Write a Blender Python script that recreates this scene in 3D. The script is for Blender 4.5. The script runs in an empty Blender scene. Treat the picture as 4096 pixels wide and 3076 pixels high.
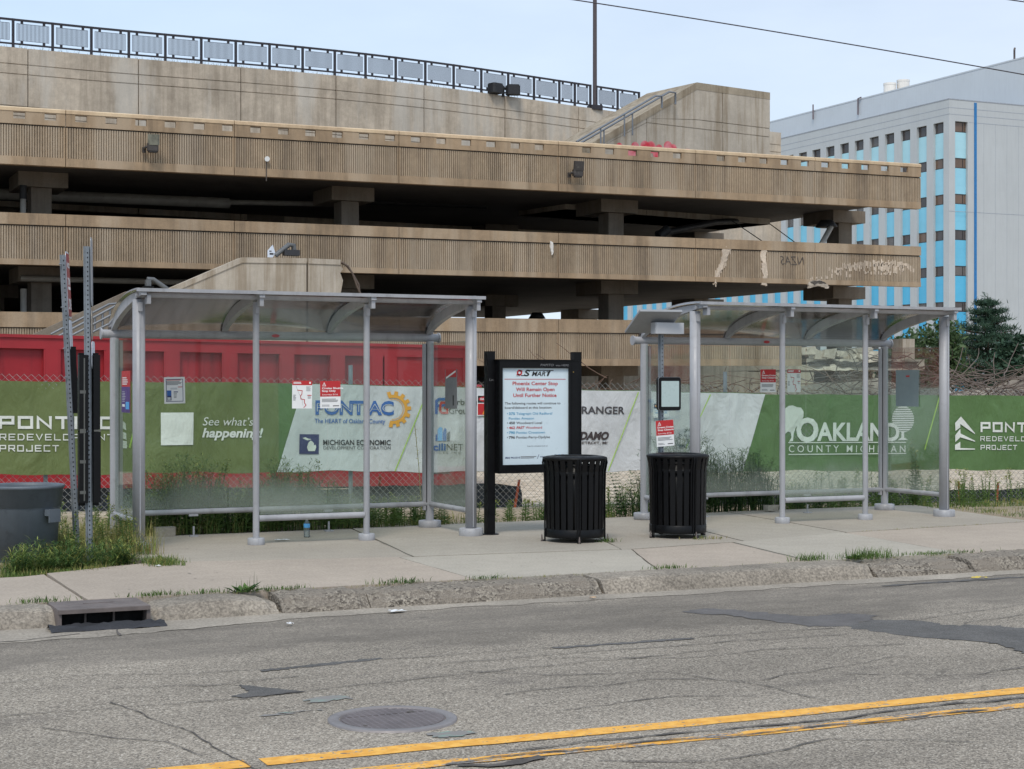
import bpy, math, random
from math import sin, cos, pi, radians
from mathutils import Vector, Matrix, noise as mnoise
random.seed(7)
R = random.Random(11)
S = bpy.context.scene
COL = S.collection

# ------------------------------------------------------------------ materials
def lin(c):
    return tuple(((x/255)/12.92 if x/255 <= .04045 else ((x/255+.055)/1.055)**2.4) for x in c) + (1,)

class NT:
    def __init__(s, name):
        s.m = bpy.data.materials.new(name); s.m.use_nodes = True
        s.t = s.m.node_tree; s.n = s.t.nodes; s.l = s.t.links
        s.b = s.n['Principled BSDF']
        s.geo = s.n.new('ShaderNodeNewGeometry')
    def link(s, a, b): s.l.new(a, b)
    def noise(s, scale, detail=4, rough=.6, vec=(1, 1, 1), dist=0):
        mp = s.n.new('ShaderNodeMapping'); mp.inputs['Scale'].default_value = vec
        s.link(s.geo.outputs['Position'], mp.inputs['Vector'])
        t = s.n.new('ShaderNodeTexNoise'); t.inputs['Scale'].default_value = scale
        t.inputs['Detail'].default_value = detail; t.inputs['Roughness'].default_value = rough
        t.inputs['Distortion'].default_value = dist
        s.link(mp.outputs[0], t.inputs['Vector'])
        return t.outputs['Fac']
    def voro(s, scale, vec=(1, 1, 1), out='Color', feature='F1'):
        mp = s.n.new('ShaderNodeMapping'); mp.inputs['Scale'].default_value = vec
        s.link(s.geo.outputs['Position'], mp.inputs['Vector'])
        t = s.n.new('ShaderNodeTexVoronoi'); t.inputs['Scale'].default_value = scale; t.feature = feature
        s.link(mp.outputs[0], t.inputs['Vector'])
        return t.outputs[out]
    def ramp(s, fac, a, b, lo=0., hi=1.):
        r = s.n.new('ShaderNodeMapRange'); r.interpolation_type = 'SMOOTHSTEP'
        r.inputs['From Min'].default_value = a; r.inputs['From Max'].default_value = b
        r.inputs['To Min'].default_value = lo; r.inputs['To Max'].default_value = hi
        s.link(fac, r.inputs['Value']); return r.outputs[0]
    def math(s, op, a, b=None):
        m = s.n.new('ShaderNodeMath'); m.operation = op
        for i, v in enumerate((a, b)):
            if v is None: continue
            if isinstance(v, (int, float)): m.inputs[i].default_value = v
            else: s.link(v, m.inputs[i])
        return m.outputs[0]
    def mix(s, fac, a, b, mode='MIX'):
        m = s.n.new('ShaderNodeMix'); m.data_type = 'RGBA'; m.blend_type = mode
        if isinstance(fac, (int, float)): m.inputs[0].default_value = fac
        else: s.link(fac, m.inputs[0])
        for i, v in ((6, a), (7, b)):
            if isinstance(v, tuple): m.inputs[i].default_value = v
            else: s.link(v, m.inputs[i])
        return m.outputs[2]
    def grey(s, v):
        c = s.n.new('ShaderNodeCombineColor')
        for i in range(3): s.link(v, c.inputs[i])
        return c.outputs[0]
    def xyz(s):
        x = s.n.new('ShaderNodeSeparateXYZ'); s.link(s.geo.outputs['Position'], x.inputs[0]); return x.outputs
    def bump(s, h, strength=.3, dist=.01):
        b = s.n.new('ShaderNodeBump'); b.inputs['Strength'].default_value = strength; b.inputs['Distance'].default_value = dist
        s.link(h, b.inputs['Height']); s.link(b.outputs[0], s.b.inputs['Normal'])
    def done(s, col, rough=.7, metal=0., spec=None):
        if isinstance(col, tuple): s.b.inputs['Base Color'].default_value = col
        else: s.link(col, s.b.inputs['Base Color'])
        if isinstance(rough, (int, float)): s.b.inputs['Roughness'].default_value = rough
        else: s.link(rough, s.b.inputs['Roughness'])
        s.b.inputs['Metallic'].default_value = metal
        if spec is not None: s.b.inputs['Specular IOR Level'].default_value = spec
        return s.m

def plain(name, rgb, rough=.55, var=.12, scale=4, metal=0, bump=0., streak=0., fine=0., grime=None, spec=None, bscale=40):
    """painted, moulded or printed surface: base colour broken up by noise, optional run-off streaks and grime"""
    n = NT(name); c = lin(rgb)
    f = n.ramp(n.noise(scale, 6), .25, .75, 1-var, 1+var)
    col = n.mix(1., c, n.grey(f), 'MULTIPLY')
    if streak:
        g = n.ramp(n.noise(1, 5, .65, (5, 5, .35)), .42, .72, 1, 1-streak)
        col = n.mix(1., col, n.grey(g), 'MULTIPLY')
    if fine:
        g = n.ramp(n.noise(90, 2), .3, .7, 1-fine, 1+fine)
        col = n.mix(1., col, n.grey(g), 'MULTIPLY')
    if grime:
        col = n.mix(n.ramp(n.noise(scale*1.7, 8, .7), .55, .72, 0, grime[1]), col, lin(grime[0]))
    if bump: n.bump(n.noise(bscale, 4), bump)
    rr = n.ramp(n.noise(scale*3, 4), .3, .7, max(.03, rough-.1), min(1, rough+.1))
    return n.done(col, rr, metal, spec)

def concrete(name, rgb, streak=.35, blotch=.18, dark=(70, 62, 52), pale=None, aggr=.1, bump=.25):
    n = NT(name); c = lin(rgb)
    col = n.mix(1., c, n.grey(n.ramp(n.noise(.55, 6, .6), .25, .75, 1-blotch, 1+blotch)), 'MULTIPLY')
    col = n.mix(1., col, n.grey(n.ramp(n.noise(4.5, 6, .7), .25, .75, 1-blotch*.6, 1+blotch*.6)), 'MULTIPLY')
    col = n.mix(n.ramp(n.noise(1, 6, .7, (2.6, 2.6, .16)), .42, .66, 0, streak), col, lin(dark))
    if pale:
        col = n.mix(n.ramp(n.noise(1, 5, .6, (.7, .7, .12)), .47, .62, 0, .6), col, lin(pale))
    col = n.mix(1., col, n.grey(n.ramp(n.noise(45, 3), .25, .75, 1-aggr, 1+aggr)), 'MULTIPLY')
    n.bump(n.noise(30, 5, .7), bump, .012)
    return n.done(col, .88, 0, .25)

def leafmat(name, rgb, rgb2, trans=.25):
    n = NT(name)
    f = n.ramp(n.noise(3.5, 4), .3, .7)
    f2 = n.ramp(n.noise(40, 2), .3, .7, .65, 1.35)
    col = n.mix(1., n.mix(f, lin(rgb), lin(rgb2)), n.grey(f2), 'MULTIPLY')
    m = n.done(col, .6, 0, .3)
    tr = n.n.new('ShaderNodeBsdfTranslucent'); n.link(col, tr.inputs[0])
    ms = n.n.new('ShaderNodeMixShader'); ms.inputs[0].default_value = trans
    out = n.n['Material Output']
    n.link(n.b.outputs[0], ms.inputs[1]); n.link(tr.outputs[0], ms.inputs[2]); n.link(ms.outputs[0], out.inputs[0])
    return m

def glassmat(name, tint, fog, fogcol, refl=1.0, base=0.):
    """clear sheet: tinted transmission, fresnel reflection, a film of dust that lies thicker at its foot"""
    n = NT(name)
    tr = n.n.new('ShaderNodeBsdfTransparent'); tr.inputs[0].default_value = tint
    gl = n.n.new('ShaderNodeBsdfGlossy'); gl.inputs['Roughness'].default_value = .04
    lw = n.n.new('ShaderNodeFresnel'); lw.inputs[0].default_value = 1.45
    m1 = n.n.new('ShaderNodeMixShader')
    n.link(n.math('MULTIPLY', lw.outputs[0], refl), m1.inputs[0]); n.link(tr.outputs[0], m1.inputs[1]); n.link(gl.outputs[0], m1.inputs[2])
    df = n.n.new('ShaderNodeBsdfDiffuse'); df.inputs[0].default_value = lin(fogcol)
    z = n.xyz()[2]
    zz = n.math('ADD', z, n.ramp(n.noise(1.3, 5), .2, .8, -.18, .18))
    fac = n.ramp(zz, .25, .72, fog, base)
    fac = n.math('ADD', fac, n.ramp(n.noise(1, 5, .7, (3, 3, .5)), .5, .8, 0, .02))
    m2 = n.n.new('ShaderNodeMixShader'); n.link(fac, m2.inputs[0]); n.link(m1.outputs[0], m2.inputs[1]); n.link(df.outputs[0], m2.inputs[2])
    n.link(m2.outputs[0], n.n['Material Output'].inputs[0])
    return n.m

# ------------------------------------------------------------------ mesh building
class MB:
    def __init__(s): s.v = []; s.f = []; s.mi = []; s.sm = []
    def add(s, vs, fs, mi=0, smooth=False):
        o = len(s.v); s.v += [tuple(p) for p in vs]
        for f in fs: s.f.append([i+o for i in f]); s.mi.append(mi); s.sm.append(smooth)
        return s
    def box(s, x0, x1, y0, y1, z0, z1, mi=0, M=None, ch=0.):
        if ch:   # chamfered along the long upright/level edges: an octagonal prism along z
            c = ch
            pr = [(x0+c, y0), (x1-c, y0), (x1, y0+c), (x1, y1-c), (x1-c, y1), (x0+c, y1), (x0, y1-c), (x0, y0+c)]
            return s.prism(pr, z0, z1, mi, M)
        vs = [(x, y, z) for z in (z0, z1) for x, y in ((x0, y0), (x1, y0), (x1, y1), (x0, y1))]
        if M: vs = [M @ Vector(p) for p in vs]
        return s.add(vs, [(3, 2, 1, 0), (4, 5, 6, 7), (0, 1, 5, 4), (1, 2, 6, 5), (2, 3, 7, 6), (3, 0, 4, 7)], mi)
    def prism(s, pr, z0, z1, mi=0, M=None):
        n = len(pr); vs = [(x, y, z0) for x, y in pr]+[(x, y, z1) for x, y in pr]
        if M: vs = [M @ Vector(p) for p in vs]
        return s.add(vs, [tuple(range(n))[::-1], tuple(range(n, 2*n))]+[(i, (i+1) % n, (i+1) % n+n, i+n) for i in range(n)], mi)
    def plate(s, pts, y0, y1, mi=0):
        """outline in x, z given thickness in y"""
        n = len(pts); vs = [(x, y0, z) for x, z in pts]+[(x, y1, z) for x, z in pts]
        return s.add(vs, [tuple(range(n)), tuple(range(n, 2*n))[::-1]]+[(i, i+n, (i+1) % n+n, (i+1) % n) for i in range(n)], mi)
    def tube(s, pts, r, n=8, mi=0, caps=True, smooth=True):
        pts = [Vector(p) for p in pts]; rs = r if isinstance(r, (list, tuple)) else [r]*len(pts)
        vs = []; fs = []; u = None
        for i, p in enumerate(pts):
            d = (pts[min(i+1, len(pts)-1)]-pts[max(i-1, 0)]).normalized()
            if u is None: u = d.orthogonal().normalized()
            else:
                u = (u-d*u.dot(d)); u = u.normalized() if u.length > 1e-6 else d.orthogonal().normalized()
            w = d.cross(u)
            for k in range(n):
                a = 2*pi*k/n; vs.append(p+(u*cos(a)+w*sin(a))*rs[i])
        for i in range(len(pts)-1):
            for k in range(n):
                k2 = (k+1) % n; fs.append((i*n+k, i*n+k2, (i+1)*n+k2, (i+1)*n+k))
        s.add(vs, fs, mi, smooth)
        if caps:
            s.add(vs[:n], [tuple(range(n))[::-1]], mi); s.add(vs[-n:], [tuple(range(n))], mi)
        return s
    def lathe(s, prof, cx=0, cy=0, n=24, mi=0, smooth=True, close=False):
        vs = []; fs = []
        for r, z in prof:
            for k in range(n):
                a = 2*pi*k/n; vs.append((cx+r*cos(a), cy+r*sin(a), z))
        for i in range(len(prof)-1):
            for k in range(n):
                k2 = (k+1) % n; fs.append((i*n+k, i*n+k2, (i+1)*n+k2, (i+1)*n+k))
        s.add(vs, fs, mi, smooth)
        if close:
            s.add(vs[:n], [tuple(range(n))[::-1]], mi); s.add(vs[-n:], [tuple(range(n))], mi)
        return s
    def grid(s, fn, us, vs_, mi=0, smooth=True):
        P = [fn(u, v) for v in vs_ for u in us]; nu = len(us)
        return s.add(P, [(j*nu+i, j*nu+i+1, (j+1)*nu+i+1, (j+1)*nu+i) for j in range(len(vs_)-1) for i in range(nu-1)], mi, smooth)
    def mesh(s, name, mats):
        me = bpy.data.meshes.new(name); me.from_pydata(s.v, [], s.f)
        for m in (mats if isinstance(mats, (list, tuple)) else [mats]): me.materials.append(m)
        me.polygons.foreach_set('material_index', s.mi); me.polygons.foreach_set('use_smooth', s.sm)
        me.update(); return me
    def build(s, name, mats, parent=None, origin=None):
        """one mesh object; coordinates are world ones unless a parent with its own place is given (then the parent's)"""
        if origin is not None: s.v = [(p[0]-origin[0], p[1]-origin[1], p[2]-origin[2]) for p in s.v]
        o = bpy.data.objects.new(name, s.mesh(name, mats)); COL.objects.link(o)
        if parent: o.parent = parent
        elif origin is not None: o.location = origin
        return o

def tag(o, label=None, cat=None, group=None, kind=None):
    if label: o['label'] = label
    if cat: o['category'] = cat
    if group: o['group'] = group
    if kind: o['kind'] = kind
    return o
def empty(name, loc, label, cat, group=None, rz=0):
    o = bpy.data.objects.new(name, None); COL.objects.link(o); o.location = loc; o.rotation_euler = (0, 0, rz)
    o.empty_display_size = .2
    return tag(o, label, cat, group)
def copy_tree(o, parent=None):
    c = o.copy(); COL.objects.link(c)
    if parent: c.parent = parent
    for ch in list(o.children): copy_tree(ch, c)
    return c
def wpart(mb, name, mats, parent):
    """part built in world coordinates under an unrotated thing standing at parent.location"""
    l = parent.location
    p = parent.parent
    while p: l = l+p.location; p = p.parent
    return mb.build(name, mats, parent, origin=tuple(l))

def frange(a, b, n): return [a+(b-a)*i/n for i in range(n+1)]

# ------------------------------------------------------------------ lettering
_cache = {}
def glyphs(body, offset=0., shear=0., res=3):
    k = (body, offset, shear)
    if k not in _cache:
        cu = bpy.data.curves.new('lettering', 'FONT'); cu.body = body; cu.size = 1; cu.offset = offset; cu.shear = shear
        cu.resolution_u = res; cu.extrude = 0
        ob = bpy.data.objects.new('lettering', cu); COL.objects.link(ob)
        bpy.context.view_layer.update()
        me = bpy.data.meshes.new_from_object(ob.evaluated_get(bpy.context.evaluated_depsgraph_get()))
        _cache[k] = ([tuple(v.co[:2]) for v in me.vertices], [tuple(p.vertices) for p in me.polygons])
        bpy.data.objects.remove(ob); bpy.data.curves.remove(cu); bpy.data.meshes.remove(me)
    return _cache[k]
def text(mb, body, x0, x1, z0, z1, put, mi=0, bold=0., shear=0., capfit=True):
    """letters stretched to fill the rectangle; put(x, z) gives the 3-D point on the surface"""
    vs, fs = glyphs(body, bold, shear)
    if not vs: return
    ax = min(v[0] for v in vs); bx = max(v[0] for v in vs)
    lo, hi = (0., .70) if capfit else (min(v[1] for v in vs), max(v[1] for v in vs))
    mb.add([put(x0+(x-ax)/(bx-ax)*(x1-x0), z0+(y-lo)/(hi-lo)*(z1-z0)) for x, y in vs], fs, mi)
# squared, wide letters drawn as strokes on a 4 x 4 cell
WIDE = {'P': [[(0, 0), (0, 4), (4, 4), (4, 1.7), (0, 1.7)]], 'O': [[(0, 0), (0, 4), (4, 4), (4, 0), (0, 0)]], 'N': [[(0, 0), (0, 4), (4, 0), (4, 4)]],
        'T': [[(0, 4), (4, 4)], [(2, 4), (2, 0)]], 'I': [[(2, 0), (2, 4)]], 'A': [[(0, 0), (1.7, 4), (2.3, 4), (4, 0)], [(.7, 1.2), (3.3, 1.2)]],
        'C': [[(4, 4), (0, 4), (0, 0), (4, 0)]], 'R': [[(0, 0), (0, 4), (4, 4), (4, 1.8), (0, 1.8)], [(2.2, 1.8), (4, 0)]],
        'E': [[(4, 4), (0, 4), (0, 0), (4, 0)], [(0, 2), (3.4, 2)]], 'D': [[(0, 0), (0, 4), (3, 4), (4, 3), (4, 1), (3, 0), (0, 0)]],
        'V': [[(0, 4), (2, 0), (4, 4)]], 'L': [[(0, 4), (0, 0), (4, 0)]], 'M': [[(0, 0), (0, 4), (2, 1), (4, 4), (4, 0)]],
        'J': [[(4, 4), (4, 0), (0, 0), (0, 1.2)]]}
def stroke(mb, pts, w, put, mi=0):
    """flat ribbon of width w along pts with mitred corners"""
    n = len(pts); closed = pts[0] == pts[-1] and n > 2
    if closed: pts = pts[:-1]; n -= 1
    L = []; Rr = []
    for i in range(n):
        p = Vector(pts[i]); a = Vector(pts[i-1]) if (closed or i > 0) else None; b = Vector(pts[(i+1) % n]) if (closed or i < n-1) else None
        d1 = (p-a).normalized() if a is not None else (b-p).normalized(); d2 = (b-p).normalized() if b is not None else d1
        n1 = Vector((-d1.y, d1.x)); n2 = Vector((-d2.y, d2.x)); m = n1+n2
        m = m.normalized() if m.length > .05 else n1
        k = min(1/max(.3, m.dot(n1)), 1.7)*w/2
        L.append(p+m*k); Rr.append(p-m*k)
    vs = [put(*q) for q in L]+[put(*q) for q in Rr]
    fs = [(i, (i+1) % n, (i+1) % n+n, i+n) for i in range(n if closed else n-1)]
    mb.add(vs, fs, mi)
def wide_text(mb, body, x0, x1, z0, z1, put, mi=0, wt=.17, gap=.28):
    h = z1-z0; n = len(body); wts = [.28 if ch == 'I' else 1. for ch in body]
    cell = (x1-x0)/(sum(wts)+gap*(n-1)); w = h*wt; x = x0
    for ch, k in zip(body, wts):
        cw = cell*k
        for st in WIDE[ch]:
            pts = []
            for a, b in st:
                fx = (a/4) if ch != 'I' else .5
                pts.append((x+w/2+fx*(cw-w) if ch != 'I' else x+cw/2, z0+w/2+b/4*(h-w)) if 0 < 1 else None)
            # lengthen the free ends so strokes reach the cap line
            if pts[0] != pts[-1]:
                a, b = Vector(pts[0]), Vector(pts[1]); pts[0] = tuple(a+(a-b).normalized()*w/2)
                a, b = Vector(pts[-1]), Vector(pts[-2]); pts[-1] = tuple(a+(a-b).normalized()*w/2)
            stroke(mb, pts, w, put, mi)
        x += cw+cell*gap
def polyface(mb, pts, put, mi=0): mb.add([put(*p) for p in pts], [tuple(range(len(pts)))], mi)
def disc(mb, cx, cz, r, put, mi=0, n=20, rz=None, a0=0, a1=2*pi):
    rz = rz or r; polyface(mb, [(cx+r*cos(a0+(a1-a0)*i/n), cz+rz*sin(a0+(a1-a0)*i/n)) for i in range(n if a1-a0 > 6.28 else n+1)], put, mi)
def ring(mb, cx, cz, r0, r1, put, mi=0, n=32, a0=0, a1=2*pi):
    vs = []; 
    for i in range(n+1):
        a = a0+(a1-a0)*i/n
        vs += [put(cx+r0*cos(a), cz+r0*sin(a)), put(cx+r1*cos(a), cz+r1*sin(a))]
    mb.add(vs, [(2*i, 2*i+1, 2*i+3, 2*i+2) for i in range(n)], mi)

# ------------------------------------------------------------------ camera, light, sky
cam = bpy.data.cameras.new('camera'); co = bpy.data.objects.new('camera', cam); COL.objects.link(co)
co.location = (0, 0, 1.65); co.rotation_euler = (pi/2, 0, -math.atan(1666/3600))
cam.sensor_width = 36; cam.lens = 58.6; cam.clip_end = 3000; cam.clip_start = .1
S.camera = co
S.view_settings.view_transform = 'Standard'; S.view_settings.look = 'None'; S.view_settings.exposure = 0.46; S.view_settings.gamma = 1
SUN_EL, SUN_AZ = radians(52), radians(214)      # azimuth clockwise from +Y: behind the viewer, a little to the left
W = bpy.data.worlds.new('World'); S.world = W; W.use_nodes = True
wt = W.node_tree; bg = wt.nodes['Background']
sky = wt.nodes.new('ShaderNodeTexSky'); sky.sky_type = 'NISHITA'; sky.sun_disc = False
sky.sun_elevation = SUN_EL; sky.sun_rotation = SUN_AZ; sky.air_density = 1.0; sky.dust_density = 1.2; sky.ozone_density = 1.5
# thin high overcast: whitish veil with faint structure mixed over the clear sky
tc = wt.nodes.new('ShaderNodeTexCoord'); mp = wt.nodes.new('ShaderNodeMapping'); mp.inputs['Scale'].default_value = (1.2, 1.2, 4)
wt.links.new(tc.outputs['Generated'], mp.inputs[0])
nz = wt.nodes.new('ShaderNodeTexNoise'); nz.inputs['Scale'].default_value = 2.2; nz.inputs['Detail'].default_value = 6; nz.inputs['Roughness'].default_value = .55
wt.links.new(mp.outputs[0], nz.inputs['Vector'])
mr = wt.nodes.new('ShaderNodeMapRange'); mr.inputs['From Min'].default_value = .3; mr.inputs['From Max'].default_value = .7
mr.inputs['To Min'].default_value = .60; mr.inputs['To Max'].default_value = .86
wt.links.new(nz.outputs['Fac'], mr.inputs['Value'])
mx = wt.nodes.new('ShaderNodeMix'); mx.data_type = 'RGBA'
wt.links.new(mr.outputs[0], mx.inputs[0]); wt.links.new(sky.outputs[0], mx.inputs[6]); 
vx = wt.nodes.new('ShaderNodeSeparateXYZ'); wt.links.new(tc.outputs['Generated'], vx.inputs[0])
vr = wt.nodes.new('ShaderNodeMapRange'); vr.inputs['From Min'].default_value = .1; vr.inputs['From Max'].default_value = .7; wt.links.new(vx.outputs[0], vr.inputs['Value'])
vm = wt.nodes.new('ShaderNodeMix'); vm.data_type = 'RGBA'; vm.inputs[6].default_value = (6.6, 8.3, 10.3, 1); vm.inputs[7].default_value = (8.4, 9.3, 10.7, 1)   # the veil is thicker and whiter to the east
wt.links.new(vr.outputs[0], vm.inputs[0]); wt.links.new(vm.outputs[2], mx.inputs[7])
wt.links.new(mx.outputs[2], bg.inputs[0]); bg.inputs[1].default_value = 0.082
sl = bpy.data.lights.new('sun', 'SUN'); sl.energy = 1.5; sl.angle = radians(18); sl.color = (1, .93, .83)
so = bpy.data.objects.new('sun', sl); COL.objects.link(so)
sd = Vector((sin(SUN_AZ)*cos(SUN_EL), cos(SUN_AZ)*cos(SUN_EL), sin(SUN_EL)))
so.rotation_euler = sd.to_track_quat('Z', 'Y').to_euler(); so.location = (0, -20, 40)

# ------------------------------------------------------------------ road, gutter, kerb, pavement, ground
def fnoise(x, y, z=0., s=1.): return mnoise.noise(Vector((x*s, y*s, z*s+.37)))

def asphalt():
    n = NT('asphalt'); xyz = n.xyz()
    st = n.n.new('ShaderNodeSeparateColor'); n.link(n.voro(105), st.inputs[0])
    st2 = n.n.new('ShaderNodeSeparateColor'); n.link(n.voro(250), st2.inputs[0])
    f = n.math('ADD', n.ramp(st.outputs[0], 0, 1, 0, .6), n.ramp(st2.outputs[0], 0, 1, 0, .4))
    stones = n.mix(f, lin((84, 78, 71)), lin((178, 167, 152)))
    stones = n.mix(n.ramp(st.outputs[1], .86, .97, 0, .6), stones, lin((205, 196, 182)))
    # wheel-polished smoother lane edge along the gutter
    y = n.math('ADD', xyz[1], n.ramp(n.noise(.9, 5), .2, .8, -.45, .45))
    band = n.math('MULTIPLY', n.ramp(y, 10.45, 11.0), n.ramp(y, 12.1, 12.5, 1, 0))
    smoothc = n.mix(n.ramp(n.noise(60, 3), .3, .7), lin((96, 90, 83)), lin((128, 120, 110)))
    col = n.mix(n.math('MULTIPLY', band, n.ramp(n.noise(2.6, 6, .7, (.6, 1.5, 1)), .25, .65, .35, .85)), stones, smoothc)
    col = n.mix(1., col, n.grey(n.ramp(n.noise(.45, 6, .65, (.5, 1.6, 1)), .3, .7, .78, 1.14)), 'MULTIPLY')
    col = n.mix(n.ramp(n.noise(1.1, 6, .7, (.5, 1.4, 1)), .53, .74, 0, .6), col, lin((92, 86, 81)))
    col = n.mix(n.ramp(n.noise(3.2, 4, .6, (1, 1.3, 1)), .66, .74, 0, .4), col, lin((74, 69, 66)))
    n.bump(f, .35, .006)
    return n.done(col, .9, 0, .2)
M_asphalt = asphalt()
M_patch = plain('fresh_asphalt', (88, 85, 82), .9, .2, 3, fine=.4, bump=.3)
M_crack = plain('crack_dirt_and_shade', (84, 78, 73), .95, .25, 8, fine=.2)  # road crack dirt; also the painted shade on the broken slab
def yellow(name, thr):
    n = NT(name)
    st = n.n.new('ShaderNodeSeparateColor'); n.link(n.voro(75), st.inputs[0])
    road = n.mix(st.outputs[0], lin((84, 80, 78)), lin((165, 158, 150)))
    y = n.mix(n.ramp(n.noise(14, 5), .3, .7), lin((214, 150, 50)), lin((236, 180, 82)))
    w = n.math('ADD', n.noise(1, 8, .72, (3.2, 14, 1)), n.ramp(st.outputs[1], .8, 1, 0, .12))
    return n.done(n.mix(n.ramp(w, thr, thr+.045), y, road), .75)
M_yel1, M_yel2 = yellow('road_paint', .60), yellow('worn_road_paint', .51)
M_teal = None

ROADZ = -.14
b = MB()
xs = [-1500, -200, -40]+[-10+i*1. for i in range(61)]+[90, 200, 1500]
ys = [-14, -4, 0]+[3+i*.4 for i in range(25)]
b.grid(lambda x, y: (x, y, ROADZ+.012*fnoise(x, y, 0, .6)*(1 if -10 < x < 50 and 3 < y < 12 else 0)), xs, ys+[13.0])
road = tag(b.build('road', M_asphalt), kind='structure')
def on_road(name, mb, mat):
    o = mb.build(name, mat, road); o['kind'] = 'structure'; return o
def rz(x, y, k=1): return ROADZ+.012*fnoise(x, y, 0, .6)*(1 if -10 < x < 50 and 3 < y < 12 else 0)+.004*k
def strip(mb, x0, x1, yf, w, n, k=1, jag=0., rr=R):
    vs = []
    for i in range(n+1):
        x = x0+(x1-x0)*i/n; y = yf(x); j = jag
        a, c = y-w/2+rr.uniform(-j, j), y+w/2+rr.uniform(-j, j)
        vs += [(x, a, rz(x, a, k)), (x, c, rz(x, c, k))]
    mb.add(vs, [(2*i, 2*i+2, 2*i+3, 2*i+1) for i in range(n)])
ycen = lambda x: 7.66-.018*(x-2.2)
b = MB(); strip(b, -12, 2.17, ycen, .15, 60, 1, .006); strip(b, 2.245, 40, ycen, .15, 260, 1, .006); on_road('centre_line', b, M_yel1)
b = MB(); strip(b, -12, 40, lambda x: ycen(x)-.36, .11, 300, 1, .01); on_road('centre_line', b, M_yel2)
def poly_patch(mb, pts, k=1, jag=.045, sub=9):
    q = []
    for i, p in enumerate(pts):
        a, c = Vector(p), Vector(pts[(i+1) % len(pts)])
        for t in range(sub):
            v = a.lerp(c, t/sub); q.append((v.x+R.uniform(-jag, jag), v.y+R.uniform(-jag, jag)))
    # split along its own outline: a triangle fan would cross concave corners, so use the tessellator
    from mathutils.geometry import tessellate_polygon
    tr = tessellate_polygon([[Vector((x, y, 0)) for x, y in q]])
    mb.add([(x, y, rz(x, y, k)) for x, y in q], [t for t in tr])
b = MB()
poly_patch(b, [(6.75, 11.35), (7.0, 10.95), (7.18, 10.28), (7.55, 10.22), (7.98, 10.5), (7.9, 10.75), (7.5, 10.75), (7.2, 11.2), (7.0, 11.5)])
on_road('asphalt_patch', b, plain('old_tar', (92, 88, 86), .9, .2, 3, fine=.2, bump=.2))
b = MB(); poly_patch(b, [(7.42, 10.15), (7.86, 10.4), (8.1, 10.2), (8.15, 9.95), (8.55, 9.6), (8.62, 9.1), (8.3, 8.7), (7.75, 8.62), (7.9, 9.05), (7.58, 9.5)])
on_road('asphalt_patch', b, M_patch)
b = MB(); poly_patch(b, [(2.69, 9.69), (2.755, 9.62), (2.80, 9.53), (2.985, 9.30), (2.60, 9.25), (2.54, 9.33), (2.68, 9.42)], 1, .012)
on_road('asphalt_patch', b, M_patch)
b = MB(); strip(b, 2.95, 3.8, lambda x: 10.13+.14*(x-3), .075, 30, 1, .022); strip(b, 5.0, 6.1, lambda x: 10.13+.01*(x-5), .06, 34, 1, .018)
strip(b, 9.2, 11.5, lambda x: 12.05, .08, 34, 1, .03)
on_road('tar_seal', b, M_patch)
def crack(mb, pts, w=.014, k=1.5):
    q = []
    for i in range(len(pts)-1):
        a, c = Vector(pts[i]), Vector(pts[i+1]); n = max(2, int((c-a).length/.07))
        q += [a.lerp(c, t/n) for t in range(n)]
    q.append(Vector(pts[-1])); vs = []; wob = R.random()*50
    for i, p in enumerate(q):
        d = (q[min(i+1, len(q)-1)]-q[max(i-1, 0)]).normalized(); nn = Vector((-d.y, d.x))
        p = p+nn*(.05*fnoise(p.x, p.y, wob, 3)+.018*fnoise(p.x, p.y, wob, 14)); ww = w*(.25+1.2*abs(fnoise(p.x, p.y, wob+9, 5)))
        for s_ in (-1, 1):
            c = p+nn*ww*s_; vs.append((c.x, c.y, rz(c.x, c.y, k)))
    mb.add(vs, [(2*i, 2*i+1, 2*i+3, 2*i+2) for i in range(len(q)-1)])
b = MB()
for pts in ([(-1, 9.35), (1.2, 9.3), (2.6, 9.25), (4.3, 9.5), (6, 9.62)], [(4.05, 9.85), (5.6, 9.9), (7.2, 9.86)], [(1.888, 9.454), (1.996, 8.877), (2.096, 8.379), (2.172, 7.681), (2.142, 7.367)],
            [(0.5, 10.3), (1.9, 10.42), (2.5, 10.2), (3.0, 10.15)], [(3.8, 10.2), (5.0, 10.12)], [(6.1, 10.2), (7.3, 10.15)], [(4.0, 8.75), (5.0, 8.82), (5.6, 8.55), (7.0, 8.9)],
            [(4.1, 9.55), (4.5, 9.2), (5.2, 9.0), (5.5, 8.4), (5.6, 7.8)], [(4.8, 9.8), (5.6, 9.4), (6.3, 9.5), (7.3, 9.3)], [(2.0, 9.9), (2.5, 9.75), (3.1, 9.85)],
            [(6.2, 8.5), (6.9, 8.1), (7.4, 8.2)], [(3.7, 7.0), (4.2, 6.8), (5, 6.95), (5.6, 6.6)], [(8.0, 10.2), (9.5, 10.5), (12, 10.9), (15, 11)], [(8.3, 9.9), (9.8, 10.2), (11, 10.4)],
            [(5.3, 8.1), (4.9, 8.3), (4.1, 8.2)], [(1.4, 8.9), (1.9, 8.3), (2.0, 7.9)]):
    crack(b, pts, .008)
crack(b, [(3.4, 7.38), (3.9, 7.42), (5.0, 7.36), (6.2, 7.4), (7.4, 7.33)], .018, 1.8)
crack(b, [(3.0, 7.24), (3.6, 7.28), (4.4, 7.26), (5.2, 7.22), (6.2, 7.2)], .014, 2.4)
crack(b, [(3.05, 7.2), (3.25, 7.12), (3.5, 7.18)], .06, 1.8)
crack(b, [(0.6, 11.9), (1.8, 12.0), (2.2, 12.15)], .012); crack(b, [(2.25, 12.55), (2.5, 12.25), (2.45, 11.95)], .018)
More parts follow.
